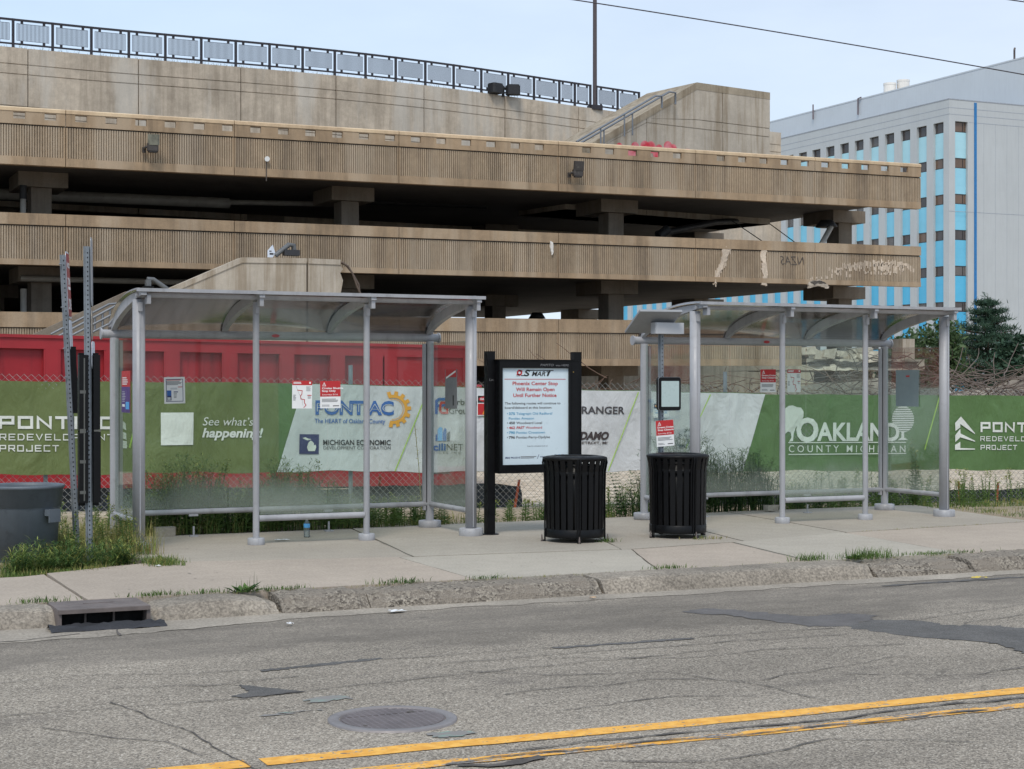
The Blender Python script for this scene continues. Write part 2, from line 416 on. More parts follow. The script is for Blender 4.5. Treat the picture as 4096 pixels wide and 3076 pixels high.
on_road('crack', b, M_crack)
n_ = NT('survey_paint')
st_ = n_.ramp(n_.noise(1, 6, .7, (9, 22, 1)), .52, .66)
M_teal = n_.done(n_.mix(st_, lin((128, 124, 120)), lin((120, 150, 136))), .85)
b = MB()
for x, y, w, h in ((3.02, 9.02, .24, .14), (3.30, 7.86, .22, .12), (2.72, 8.72, .34, .03)):
    poly_patch(b, [(x-w/2, y-h/2), (x+w/2, y-h*.3), (x+w/2, y+h/2), (x-w/2, y+h*.4)], 1, .03, 6)
on_road('survey_mark', b, M_teal)

M_gut = concrete('gutter_concrete', (154, 145, 133), .1, .2, (90, 84, 78), aggr=.25)
M_gutd = M_patch
b = MB(); vs = []
N = 560
for i in range(N+1):
    x = -12+i*.05
    lo = 11.92+.36*min(1, max(0, (x-2.4)/1.6))+.10*fnoise(x, 3, 0, .9)+.06*fnoise(x, 5, 0, 5)+.03*fnoise(x, 7, 0, 14)
    vs += [(x, lo, rz(x, lo)-.001), (x, 12.66, ROADZ+.012)]
b.add(vs, [(2*i, 2*i+2, 2*i+3, 2*i+1) for i in range(N)])
gutter = tag(b.build('gutter', M_gut), kind='structure')

# kerb: separate pours, some crumbled down to the pebbles
M_kerb = concrete('kerb_concrete', (144, 135, 123), .3, .26, (92, 84, 76), aggr=.4, bump=.6)
def pebbly():
    n = NT('crumbled_concrete'); sc = n.n.new('ShaderNodeSeparateColor'); n.link(n.voro(58), sc.inputs[0])
    c = n.mix(sc.outputs[0], lin((76, 70, 64)), lin((170, 160, 146)))
    c = n.mix(n.ramp(n.noise(5, 5), .35, .65), c, lin((134, 125, 114)))
    n.bump(n.voro(58, out='Distance'), .7, .02)
    return n.done(c, .95, 0, .2)
M_peb = pebbly()
def kerb_piece(x0, x1, crumble, sink=0., arch=0.):
    nx = max(4, int((x1-x0)/.045)); prof = [(12.50, -.15), (12.53, -.09), (12.56, -.04), (12.585, -.015), (12.63, -.002), (12.72, 0), (12.82, .003), (12.915, .004), (12.925, -.12)]
    if x1-x0 > 8 : nx = 90
    vs = []; mb = MB()
    for j, (y, z) in enumerate(prof):
        for i in range(nx+1):
            x = x0+(x1-x0)*i/nx; t = i/nx; e = min(t, 1-t)*(x1-x0)
            d = 0.
            top = 1 if 1 < j < 8 else 0
            if crumble and 0 < j < 8:
                a = .5*fnoise(x, y*2, 1, 3.1)+.35*fnoise(x, y, 4, 9)+.3*fnoise(x, y, 2, 24)
                d = crumble*a
            zz = z-sink*top*(1)-(arch*(2*t-1)**2 if top else 0)+d*.05*(1 if j > 1 else .4)
            yy = y+d*.055*(1 if j < 7 else 0)+(.03*crumble if top and j < 5 else 0)
            if e < .05 and 0 < j < 8: zz -= .015; yy += .015
            vs.append((x, yy, zz))
    w = nx+1
    mb.add(vs, [(j*w+i, j*w+i+1, (j+1)*w+i+1, (j+1)*w+i) for j in range(len(prof)-1) for i in range(nx)], 0, not crumble)
    for i in (0, nx): mb.add([vs[j*w+i] for j in range(len(prof))], [tuple(range(len(prof)))], 0)
    o = mb.build('kerb', [M_peb if crumble > .45 else M_kerb], None); o['kind'] = 'structure'; return o
for a in ((-30, -3.2, .1), (-3.18, .9, .2), (.92, 2.10, .4), (2.78, 3.80, .12, .0, .045), (3.83, 4.55, .8), (4.56, 6.64, .65, .01), (6.67, 9.46, .15), (9.52, 10.62, .95, .03), (10.65, 12.6, .6), (12.62, 16, .2), (16.02, 40, .1)):
    kerb_piece(*a)

M_slab = [concrete('slab_%s' % k, c, .0, .09, (120, 112, 104), aggr=.13, bump=.15) for k, c in
          (('warm', (168, 155, 141)), ('grey', (163, 155, 142)), ('pale', (168, 160, 147)), ('pad', (161, 152, 139)))]
def slab(pts, mat, z=0., th=.12):
    cx = sum(p[0] for p in pts)/len(pts); cy = sum(p[1] for p in pts)/len(pts)
    q = []
    for i, p in enumerate(pts):     # edges broken a little so joints are not ruled
        a, c = Vector(p), Vector(pts[(i+1) % len(pts)]); n = max(1, int((c-a).length/.25))
        for t in range(n):
            v = a.lerp(c, t/n); k = 0 if t == 0 else 1
            q.append((v.x+R.uniform(-.006, .006)*k, v.y+R.uniform(-.006, .006)*k))
    s_ = MB(); s_.prism(q, z-th, z)
    return s_
JT = .012
joint = [(-30, 14.75), (-1.3, 14.75), (2.2, 14.8), (3.47, 15.42), (5.70, 14.90), (8.1, 14.66), (9.42, 14.87), (11.15, 15.3), (14.2, 15.6), (18, 15.62), (40, 15.6)]
def jy(x):
    for (a, p), (c, q) in zip(joint, joint[1:]):
        if a <= x <= c: return p+(q-p)*(x-a)/(c-a)
def frow(x0b, x0t, x1b, x1t, extra=()):
    return [(x0b+JT, 12.94), (x1b-JT, 12.94), (x1t-JT, jy(x1t)-JT)]+[(x, jy(x)-JT) for x in extra]+[(x0t+JT, jy(x0t)-JT)]
def add_slab(pts, mi, z=0.):
    o = slab(pts, mi, z).build('pavement', M_slab[mi]); o['kind'] = 'structure'
add_slab(frow(-30, -30, -1.3, -1.3), 0); add_slab(frow(-1.3, -1.3, 2.40, 2.41, (2.2,)), 0, -.004); add_slab(frow(2.40, 2.41, 5.64, 5.70, (3.47,)), 0, .004)
add_slab(frow(5.64, 5.70, 7.42, 8.1), 2); add_slab(frow(7.42, 8.1, 9.07, 9.42), 0, -.003); add_slab(frow(9.07, 9.42, 10.85, 11.15), 2, .003)
add_slab(frow(10.85, 11.15, 14.2, 14.2), 0); add_slab(frow(14.2, 14.2, 18, 18), 1, -.004); add_slab(frow(18, 18, 40, 40), 0)
def brow(x0b, x0t, x1b, x1t, yt0=18.1, yt1=18.1, extra=()):
    return [(x0b+JT, jy(x0b)+JT)]+[(x, jy(x)+JT) for x in extra]+[(x1b-JT, jy(x1b)+JT), (x1t-JT, yt1), (x0t+JT, yt0)]
add_slab(brow(3.40, 3.46, 5.85, 6.35, extra=(3.47, 5.70,)), 3); add_slab(brow(5.85, 6.35, 8.0, 9.1, 18.1, 18.2), 1, .003); add_slab(brow(8.0, 9.1, 9.6, 10.3, 18.2, 18.3), 3, -.002)
add_slab(brow(9.6, 10.3, 11.2, 11.6, 18.3, 18.45, (11.15,)), 1); add_slab(brow(11.2, 11.6, 14.15, 14.6, 18.45, 18.4), 3, .002)

def gz(x, y):
    t = min(1, max(0, (y-17.5)/3)); t = t*t*(3-2*t)
    z = -.035-.0135*min(30, max(0, x-3))*t
    if y < 16.5 and x > 3: z = -.09
    return z
def groundmat():
    n = NT('trodden_ground'); xyz = n.xyz()
    sc = n.n.new('ShaderNodeSeparateColor'); n.link(n.voro(9, (1, 1, 1)), sc.inputs[0])
    grit = n.mix(sc.outputs[0], lin((150, 136, 116)), lin((214, 200, 180)))
    grit = n.mix(n.ramp(n.noise(1.4, 6), .4, .7, 0, .5), grit, lin((168, 150, 128)))
    dirt = n.mix(n.noise(2.2, 6), lin((118, 104, 84)), lin((172, 158, 138)))
    dirt = n.mix(1., dirt, n.grey(n.ramp(n.noise(70, 2), .3, .7, .8, 1.2)), 'MULTIPLY')
    col = n.mix(n.ramp(n.math('ADD', xyz[1], n.ramp(n.noise(.8, 4), .2, .8, -.6, .6)), 21.5, 22.5), dirt, grit)
    n.bump(n.noise(25, 5), .4, .02)
    return n.done(col, .95, 0, .2)
b = MB()
xs = [-1500, -300, -60, -20]+[-8+i*.8 for i in range(66)]+[60, 120, 400, 1500]; ys = [12.8]+[14.5+.6*i for i in range(32)]+[36, 42, 50, 60, 100, 300, 1500]
b.grid(lambda x, y: (x, y, gz(x, y)+(.025*fnoise(x, y, 0, 1.1) if y < 40 and -10 < x < 50 and (y > 18.6 or x < 3) else 0)), xs, ys)
tag(b.build('ground', groundmat()), kind='structure')
b = MB(); b.grid(lambda x, y: (x, y, 0), [-1500, 0, 1500], [-1500, -100, -14]); tag(b.build('ground', M_slab[1]), kind='structure')

# ------------------------------------------------------------------ manhole and storm drain
M_iron = plain('worn_iron', (136, 130, 129), .55, .15, 6, .35, bump=.2)
M_iron2 = plain('dark_iron', (122, 114, 114), .6, .15, 6, .3, bump=.2)
mc = empty('manhole_cover', (3.157, 8.34, ROADZ), 'round grey iron manhole cover with a raised grid set in the road', 'manhole cover')
b = MB(); b.lathe([(.345, -.02), (.345, .010), (.335, .013), (.288, .013), (.285, .0)], n=56); b.build('frame_ring', M_iron, mc)
b = MB(); b.lathe([(.0005, .006), (.281, .006), (.282, -.01)], n=48)
for i in range(-15, 16):
    y = i*.0175; L = math.sqrt(max(0, .272**2-y*y))
    if L < .03: continue
    if i == 6: continue
    b.box(-L, L, y-.0045, y+.0045, .0065, .0105)
for i in range(-14, 15, 2):
    x = i*.0185; L = math.sqrt(max(0, .268**2-x*x)); b.box(x-.004, x+.004, -L, L, .0062, .0098)
b.build('lid', M_iron2, mc)
b = MB(); b.lathe([(.0004, .0118), (.02, .0118), (.021, .0105)], .15, .12, 14); b.lathe([(.0004, .0118), (.012, .0118), (.013, .0105)], -.2, -.13, 12); b.build('pick_hole', M_crack, mc)

M_rust = plain('rusty_plate', (112, 102, 98), .7, .2, 5, .2, bump=.2, grime=((90, 76, 70), .4))
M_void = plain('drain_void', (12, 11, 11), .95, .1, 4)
M_bag = plain('torn_black_fabric', (46, 46, 50), .8, .25, 5, bump=.5)
sd_ = empty('storm_drain', (2.44, 12.6, ROADZ), 'storm drain with a brown steel cover plate let into the kerb', 'storm drain')
b = MB(); b.box(-.335, .335, -.17, .33, .128, .142); b.box(-.335, .335, -.185, -.165, .112, .140); b.box(-.1, .12, .12, .16, .142, .146)
for sx in (-1, 1): b.box(sx*.325-.014, sx*.325+.014, -.165, .3, -.03, .134)
b.build('cover_plate', M_rust, sd_)
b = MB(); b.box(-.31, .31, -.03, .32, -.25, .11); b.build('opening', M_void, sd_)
for sx in (-.12, .09): b = MB(); b.tube([(sx, -.05, -.05), (sx, -.05, .128)], .009); b.build('bar', M_rust, sd_)
b = MB(); us = frange(-.42, .42, 34); 
b.grid(lambda u, v: (u, -.13-v*.24+.03*fnoise(u, v, 3, 6), .016+.022*sin(v*pi)*(1+1.3*fnoise(u, v, 1, 9))-.012*(v > .9)+.015*fnoise(u, v, 0, 16)), us, frange(0, 1, 8))
b.build('filter_fabric', M_bag, sd_)

# ------------------------------------------------------------------ bus shelters
M_alu = plain('silver_paint', (164, 164, 167), .45, .05, 3, .0, bump=.05, streak=.25, grime=((118, 114, 110), .35), fine=.04)
M_alud = plain('dark_gasket', (40, 40, 44), .7, .1)  # near-black strip along each rear post
M_roof = None
def roofmat():
    n = NT('smoked_roof_sheet')
    tr = n.n.new('ShaderNodeBsdfTransparent'); tr.inputs[0].default_value = (.70, .66, .63, 1)
    df = n.n.new('ShaderNodeBsdfDiffuse'); df.inputs[0].default_value = lin((118, 110, 104))
    tl = n.n.new('ShaderNodeBsdfTranslucent'); tl.inputs[0].default_value = lin((120, 112, 106))
    ms = n.n.new('ShaderNodeMixShader'); ms.inputs[0].default_value = .5; n.link(df.outputs[0], ms.inputs[1]); n.link(tl.outputs[0], ms.inputs[2])
    m2 = n.n.new('ShaderNodeMixShader'); n.link(n.ramp(n.noise(2.2, 6), .3, .75, .10, .30), m2.inputs[0]); n.link(tr.outputs[0], m2.inputs[1]); n.link(ms.outputs[0], m2.inputs[2])
    gl = n.n.new('ShaderNodeBsdfGlossy'); gl.inputs['Roughness'].default_value = .12
    fr = n.n.new('ShaderNodeFresnel'); fr.inputs[0].default_value = 1.45
    m3 = n.n.new('ShaderNodeMixShader'); n.link(n.math('MULTIPLY', fr.outputs[0], .7), m3.inputs[0]); n.link(m2.outputs[0], m3.inputs[1]); n.link(gl.outputs[0], m3.inputs[2])
    n.link(m3.outputs[0], n.n['Material Output'].inputs[0]); return n.m
M_roof = roofmat()
M_glass = glassmat('shelter_glass', (.935, .975, .955, 1), .28, (172, 178, 166), .4, .014)
M_sticker = plain('red_sticker', (178, 34, 38), .4)
M_white = plain('white_paper', (226, 226, 226), .7, .03)
SW, SDp = 3.62, 1.2
def arc(t, dz=0.):      # roof section from the rear beam (t=0) over to the front lip (t=1)
    a = pi*.5*t*1.09
    y = SDp+.06-cos(pi/2-a)*1.36 if 0 else SDp+.05-(1-cos(a))*1.30
    z = 2.20+sin(a)*.385
    return y, z+dz
def make_shelter(name, loc, label):
    t = empty(name, loc, label, 'bus shelter', 'bus shelters on the pavement')
    xs4 = (0, SW/3, 2*SW/3, SW)
    for k, x in enumerate(xs4):
        r = .062 if k in (0, 3) else .034
        b = MB()
        if k in (0, 3):
            pr = [(x+r*cos(a), r*sin(a)) for a in frange(0, 2*pi, 20)[:-1]]
            b.prism(pr, 0, 2.50); b.sm[-20:] = [True]*20
            b.box(x-.006, x+.006, -r-.004, -r+.01, .1, 2.46)
        else: b.tube([(x, 0, 0), (x, 0, 2.50)], r, 14)
        b.box(x-.02, x+.02, -r-.02, r-.01, 2.38, 2.47)
        p = b.build('front_post', M_alu, t)
        rb, hb = (.132, .085) if k in (0, 3) else (.088, .07)
        b = MB(); b.lathe([(rb*.985, 0), (rb, .006), (rb, hb-.006), (rb-.008, hb), (r, hb+.001)], x, 0, 28)
        b.box(x-.002, x+.002, -rb-.001, -rb+.02, .002, hb-.004, 0)
        b.build('base_collar', M_alu, p)
    for x in (0, SW):
        b = MB(); b.tube([(x, SDp, 0), (x, SDp, 2.15)], .047, 14)
        s_ = 1 if x == 0 else -1
        b.box(x+s_*.05 if s_ > 0 else x-.085, x+.085 if s_ > 0 else x-.05, SDp-.02, SDp+.02, .2, 2.12, 0)
        b.box(min(x+s_*.044, x+s_*.052), max(x+s_*.044, x+s_*.052), SDp-.024, SDp-.0, .2, 2.12, 1)
        p = b.build('rear_post', [M_alu, M_alud], t)
        b = MB(); b.lathe([(.125, 0), (.13, .006), (.13, .075), (.122, .08), (.046, .081)], x, SDp, 26); b.build('base_collar', M_alu, p)
    b = MB(); b.tube([(-.13, SDp+.05, 2.19), (SW+.13, SDp+.05, 2.19)], .047, 18)
    be = b.build('rear_beam', M_alu, t)
    for x in (-.13, SW+.13): b = MB(); b.tube([(x-.008, SDp+.05, 2.19), (x+.008, SDp+.05, 2.19)], .060, 18); b.build('end_cap', M_alu, be)
    b = MB(); disc(b, SW*.49, 2.19, .045, lambda x, z: (x, SDp-.0115+.0, z), 0, 20, .018); b.build('sticker', M_sticker, be)
    b = MB(); yf, zf = arc(1)
    b.tube([(-.05, yf+.14, 2.54), (SW+.05, yf+.14, 2.54)], .024, 12); b.box(-.07, SW+.07, yf-.012, yf+.02, zf-.012, zf+.022)
    for x in xs4: b.box(x+.035 if x < .1 else x-.02, x+.075 if x < .1 else x+.02, yf+.02, yf+.12, 2.45, 2.54)
    b.build('front_beam', M_alu, t)
    ts = frange(0, 1, 16)
    for k, x in enumerate(xs4):       # curved ribs: deep at the tail, slim over the front post
        vs = []; w = .028; x_ = x+(.0 if k == 0 else 0)
        for q in ts:
            y, z = arc(q); d = .045+.085*sin(pi*min(1, q*1.02))**.8
            for xx in (x_-w, x_+w):
                vs += [(xx, y+.006, z-.012), (xx, y+.012*(1-q)+d*.42*(1-q), z-d)]
        m = len(ts); fs = []
        for i in range(m-1):
            a = 4*i; c = a+4
            fs += [(a, a+2, c+2, c), (a+1, c+1, c+3, a+3), (a, c, c+1, a+1), (a+2, a+3, c+3, c+2)]
        fs += [(0, 1, 3, 2), (4*m-4, 4*m-2, 4*m-1, 4*m-3)]
        b = MB(); b.add(vs, fs, 0); b.build('roof_rib', M_alu, t)
        b = MB(); vs = []
        for q in ts:
            y, z = arc(q)
            for xx in (x_-.045, x_+.045): vs += [(xx, y, z+.026), (xx, y, z+.010)]
        fs = []
        for i in range(m-1):
            a = 4*i; c = a+4
            fs += [(a, c, c+2, a+2), (a+1, a+3, c+3, c+1), (a, a+1, c+1, c), (a+2, c+2, c+3, a+3)]
        b.add(vs, fs, 0); b.build('roof_strap', M_alu, t)
    b = MB(); xs = [-.06, SW+.06]
    P = []
    for q in frange(0, 1, 20):
        y, z = arc(q); P += [(xs[0], y, z+.008), (xs[1], y, z+.008), (xs[0], y, z-.002), (xs[1], y, z-.002)]
    fs = []
    for i in range(20):
        a = 4*i; c = a+4
        fs += [(a, a+1, c+1, c), (a+2, c+2, c+3, a+3), (a, c, c+2, a+2), (a+1, a+3, c+3, c+1)]
    b.add(P, fs, 0, True); b.build('roof_sheet', M_roof, t)
    def rail(p0, p1, r=.03):
        b = MB(); b.tube([p0, p1], r, 12); b.build('rail', M_alu, t)
    rail((.04, SDp, .27), (SW-.04, SDp, .27)); rail((0, .06, .27), (0, SDp-.04, .27)); rail((SW, .06, .27), (SW, SDp-.04, .27))
    rail((SW/3+.03, 0, .27), (2*SW/3-.03, 0, .27), .033)
    def pane(x0, x1, y0, y1, z0, z1):
        b = MB(); b.box(x0, x1, y0, y1, z0, z1); b.build('glass_pane', M_glass, t)
    e = (.09, .09+(SW-.18)/3, .09+2*(SW-.18)/3, SW-.09)
    for a, c in zip(e, e[1:]): pane(a+.004, c-.004, SDp-.004, SDp+.004, .305, 2.13)
    for x in (0, SW): pane(x-.004, x+.004, .07, SDp-.055, .305, 2.13)
    pane(SW/3+.04, 2*SW/3-.04, -.004, .004, .308, 2.44)
    for x in (SW*.235, SW*.66):
        b = MB(); b.tube([(x, SDp-.02, .01), (x, SDp-.02, .11)], .011, 8); b.box(x-.045, x+.045, SDp-.06, SDp+.02, 0, .012); b.box(x-.05, x+.05, SDp-.02, SDp+.02, .22, .245)
        b.build('foot_bracket', M_alu, t)
    return t
sh1 = make_shelter('bus_shelter', (3.615, 16.70, 0), 'silver bus shelter with curved smoked roof and four notices, left of the black notice board')
sh2 = make_shelter('bus_shelter', (10.05, 16.66, 0), 'silver bus shelter with curved smoked roof behind the pole with the solar panel')

# ------------------------------------------------------------------ paper notices taped to the shelters
def printed(name, rgb, rough=.6): return plain(name, rgb, rough, .04, 6)
INK = {k: printed('ink_'+k, c) for k, c in dict(black=(38, 36, 38), grey=(120, 120, 122), red=(186, 40, 44), blue=(52, 100, 168), navy=(42, 48, 96), white=(232, 232, 230),
       teal=(70, 150, 186), orange=(226, 150, 40), purple=(84, 56, 120), silver=(200, 202, 204), brown=(66, 56, 56), lime=(168, 206, 70), sky=(86, 164, 220)).items()}
M_tape = plain('yellow_tape', (188, 206, 96), .4)
def sheet_plane(o, ang=0., roll=0.):
    """put() for a sheet whose lower left corner is o, facing the road unless turned by ang"""
    ca, sa = cos(ang), sin(ang); cr, sr = cos(roll), sin(roll)
    def mk(off):
        def put(x, z):
            x, z = x*cr-z*sr, x*sr+z*cr
            return (o[0]+x*ca+off*sa, o[1]+x*sa-off*ca, o[2]+z)
        return put
    return mk
def rect(mb, x0, x1, z0, z1, put, mi=0): polyface(mb, [(x0, z0), (x1, z0), (x1, z1), (x0, z1)], put, mi)
def notice(o, w, h, label, draw, ang=0., roll=0., base='white', name='paper_notice', group='notices taped to the shelter glass'):
    pl = sheet_plane((0, 0, 0), ang, roll)
    b = MB(); f, k = pl(0), pl(-.0012)
    q = [(0, 0), (w, 0), (w, h), (0, h)]
    b.add([f(*p) for p in q]+[k(*p) for p in q], [(0, 1, 2, 3), (7, 6, 5, 4), (0, 4, 5, 1), (1, 5, 6, 2), (2, 6, 7, 3), (3, 7, 4, 0)])
    ob = b.build(name, [INK[base]]); ob.location = o; tag(ob, label, 'notice', group)
    inks = {}
    def ink(c):
        if c not in inks: inks[c] = MB()
        return inks[c]
    draw(ink, pl(.0012), pl(.0022), w, h)
    for c, m in inks.items(): m.build('print', M_tape if c == 'tape' else INK[c], ob)
    return ob
def lines(mb, put, x0, x1, z0, z1, n, th=.5, rr=None):
    r_ = random.Random(n*7+int(x1*1000))
    for i in range(n):
        z = z1-(z1-z0)*(i+.5)/n; h = (z1-z0)/n*th/2; xe = x0+(x1-x0)*r_.uniform(.7, 1)
        rect(mb, x0, xe, z-h, z+h, put)
def draw_bordered(ink, p, p2, w, h):
    b = ink('navy'); m = .018*w/.2
    for x0, x1, z0, z1 in ((m, w-m, m, m+.006), (m, w-m, h-m-.006, h-m), (m, m+.006, m, h-m), (w-m-.006, w-m, m, h-m)): rect(b, x0, x1, z0, z1, p)
    lines(ink('red'), p, w*.14, w*.86, h*.86, h*.91, 1); lines(ink('grey'), p, w*.12, w*.88, h*.70, h*.85, 4, .55)
    rect(ink('red'), w*.66, w*.87, h*.61, h*.635, p); rect(ink('blue'), w*.13, w*.34, h*.3, h*.5, p); rect(ink('navy'), w*.13, w*.34, h*.12, h*.3, p)
    rect(ink('silver'), w*.15, w*.3, h*.14, h*.24, p2)
    rect(ink('navy'), w*.45, w*.66, h*.42, h*.455, p); lines(ink('grey'), p, w*.45, w*.62, h*.2, h*.4, 4, .4); rect(ink('silver'), w*.3, w*.62, h*.53, h*.6, p)
def draw_map(ink, p, p2, w, h):
    rect(ink('red'), 0, w, h*.84, h, p); lines(ink('white'), p2, w*.06, w*.5, h*.88, h*.96, 2, .6); rect(ink('white'), w*.85, w*.93, h*.89, h*.96, p2)
    stroke(ink('red'), [(w*.25, h*.66), (w*.5, h*.64), (w*.48, h*.5), (w*.42, h*.46), (w*.44, h*.34), (w*.62, h*.32), (w*.62, h*.2), (w*.7, h*.12), (w*.58, h*.03)], w*.035, p)
    stroke(ink('grey'), [(w*.2, h*.8), (w*.3, h*.6), (w*.5, h*.3), (w*.55, h*.1)], w*.01, p); lines(ink('grey'), p, w*.05, w*.2, h*.28, h*.5, 5, .5); lines(ink('grey'), p, w*.7, w*.95, h*.62, h*.8, 5, .4)
    rect(ink('red'), w*.76, w*.97, h*.46, h*.49, p); lines(ink('grey'), p, w*.78, w*.95, h*.35, h*.45, 3, .4)
def draw_alert(head, date):
    def d(ink, p, p2, w, h):
        rect(ink('red'), 0, w, h*.43, h, p)
        b = ink('white'); stroke(b, [(w*.12, h*.82), (w*.2, h*.94), (w*.28, h*.82), (w*.12, h*.82)], w*.025, p2)
        rect(b, w*.19, w*.21, h*.85, h*.9, p2)
        for i, t_ in enumerate(head): text(b, t_, w*.09, w*(.09+.075*len(t_)), h*(.705-i*.10), h*(.77-i*.10), p2, bold=.03)
        text(b, date, w*.09, w*.86, h*.475, h*.53, p2)
        lines(ink('grey'), p, w*.08, w*.92, h*.22, h*.36, 3, .5); rect(ink('black'), w*.62, w*.92, h*.07, h*.1, p); lines(ink('grey'), p, w*.08, w*.5, h*.06, h*.14, 2, .4)
    return d
YB, YB2 = 16.70+SDp-.004, 16.66+SDp-.004
x0, x1, z0, z1 = 4.149, 4.376, 1.442, 1.728
notice((x0, YB-.004, z0), x1-x0, z1-z0, 'white notice with a thin dark border and small blue picture on the left shelter glass', draw_bordered, 0, .02)
x0, x1, z0, z1 = 5.204, 5.42, 1.401, 1.691
nt = notice((x0, 16.692, z0), x1-x0, z1-z0, 'white route map with red heading taped beside a pylon-red warning sheet, left shelter', draw_map, 0, -.01)
nt['label'] = 'white route map with red heading and zigzag red line, taped up in the left shelter'
x0, x1, z0, z1 = 5.511, 5.736, 1.4, 1.686
notice((x0, 16.692, z0), x1-x0, z1-z0, 'half red half white stop notice taped in the left shelter beside the route map', draw_alert(['Cruise Shuttle', 'Stop Only'], 'Saturday 8/16'), 0, .01)
b = MB()
for (u0, u1, v) in ():
    pass
x0, x1, z0, z1 = 11.731, 11.962, 1.553, 1.842
notice((x0, YB2-.004, z0), x1-x0, z1-z0, 'half red half white closure notice on the rear glass of the right shelter', draw_alert(['Dream Cruise', 'Stop Closure'], 'Saturday 8/16'))
x0, x1, z0, z1 = 12.187, 12.322, 1.552, 1.843
notice((x0-.05, YB2-.004, z0), x1-x0+.07, z1-z0, 'white route map with red heading in the right shelter, half behind a thin post', draw_map)
# on the end panes (their faces look along the street)
def draw_event(ink, p, p2, w, h):
    rect(ink('purple'), 0, w, 0, h*.62, p); lines(ink('white'), p, w*.1, w*.75, h*.66, h*.86, 4, .45); lines(ink('silver'), p2, w*.1, w*.5, h*.25, h*.52, 7, .3)
    rect(ink('sky'), w*.5, w*.9, h*.08, h*.26, p2); rect(ink('white'), w*.1, w*.4, h*.14, h*.2, p2)
notice((3.615-.006, 17.5, 1.36), .42, .43, 'narrow red and purple event poster on the end pane nearest the two signposts', draw_event, -pi/2, 0, 'red')
def draw_back(ink, p, p2, w, h):
    rect(ink('red'), w*.05, w*.95, h*.80, h, p)
    stroke(ink('white'), [(w*.1, h*.78), (w*.9, h*.95)], .02, p2); rect(ink('black'), w*.65, w*.75, h*.08, h*.34, p)
notice((3.615+SW-.006, 17.42, 1.38), .34, .44, 'grey green sheet with red top on the right end pane of the left shelter', draw_back, -pi/2, 0, 'grey')
notice((10.05-.006, 17.55, 1.47), .36, .22, 'small red sheet on the end pane just behind the solar panel pole', lambda ink, p, p2, w, h: lines(ink('white'), p, w*.2, w*.9, h*.2, h*.8, 4, .3), -pi/2, 0, 'red')
M_bill = plain('grey_bill_back', (134, 148, 152), .6, .06)
b = MB(); b.box(-.0015, .0015, -.23, .23, 0, .47); o = b.build('poster', M_bill); o.location = (10.05+SW-.008, 17.38, 1.367)
tag(o, 'large plain blue grey poster on the far end pane of the right shelter', 'poster')
b = MB(); b.box(-.004, -.0018, -.05, .02, .38, .40); b.build('print', INK['red'], o)

# ------------------------------------------------------------------ notice board
M_blk = plain('black_powder_coat', (9, 9, 11), .5, .15, 5, .0, bump=.08, grime=((40, 40, 42), .2), spec=.25)
M_blk2 = plain('black_powder_coat_scuffed', (8, 8, 10), .45, .2, 7, .0, bump=.1, grime=((34, 33, 34), .25), spec=.25)
KY = 16.62
x0, x1, z0, z1 = 7.491, 8.496, 0.69, 1.914
kb = empty('notice_board', (x0, KY, 0), 'black framed notice board with a white route notice between two black posts', 'notice board')
for px_, kind in ((7.471, 0), (8.536, 1)):
    b = MB(); b.box(px_-.045, px_+.045, 16.68, 16.78, 0, 2.009); b.box(px_-.045-.002, px_+.047, 16.678, 16.782, 2.009, 2.015)
    p = wpart(b, 'post', M_blk, kb)
    b = MB(); b.lathe([(.0, .012), (.10, .012), (.105, .006), (.105, 0)], px_, 16.73, 20); wpart(b, 'base_plate', M_blk, p)
FD = .11     # cabinet depth towards the road
a0, a1, c0, c1 = 7.548, 8.362, 0.77, 1.831
b = MB()
X0, X1, Z0, Z1 = x0+.02, x1-.02, z0, z1
yF, yB_ = KY-.07, KY+.06
b.box(X0, a0, yF, yB_, Z0, Z1); b.box(a1, X1, yF, yB_, Z0, Z1); b.box(a0, a1, yF, yB_, c1, Z1); b.box(a0, a1, yF, yB_, Z0, c0)
b.box(X0-.012, X1+.012, yF-.012, yB_+.01, Z1, Z1+.012); b.box(X0-.01, X1+.01, yF-.008, yB_, Z0-.012, Z0)
b.box(a1+.03, a1+.034, yF-.003, yF, Z0+.02, Z1-.02)
cab = wpart(b, 'frame', M_blk2, kb)
b = MB(); b.box(a0, a1, yF+.028, yF+.05, c0, c1); poster = wpart(b, 'poster', plain('poster_white', (206, 220, 226), .35, .03), kb)
b = MB()
for dx, dz in ((.055, .96), (.055, .08)): disc(b, a1+.05, c0+(c1-c0)*dz, .006, lambda x, z: (x, yF-.002, z))
wpart(b, 'lock', plain('brass', (196, 160, 90), .3, metal=1.), cab)
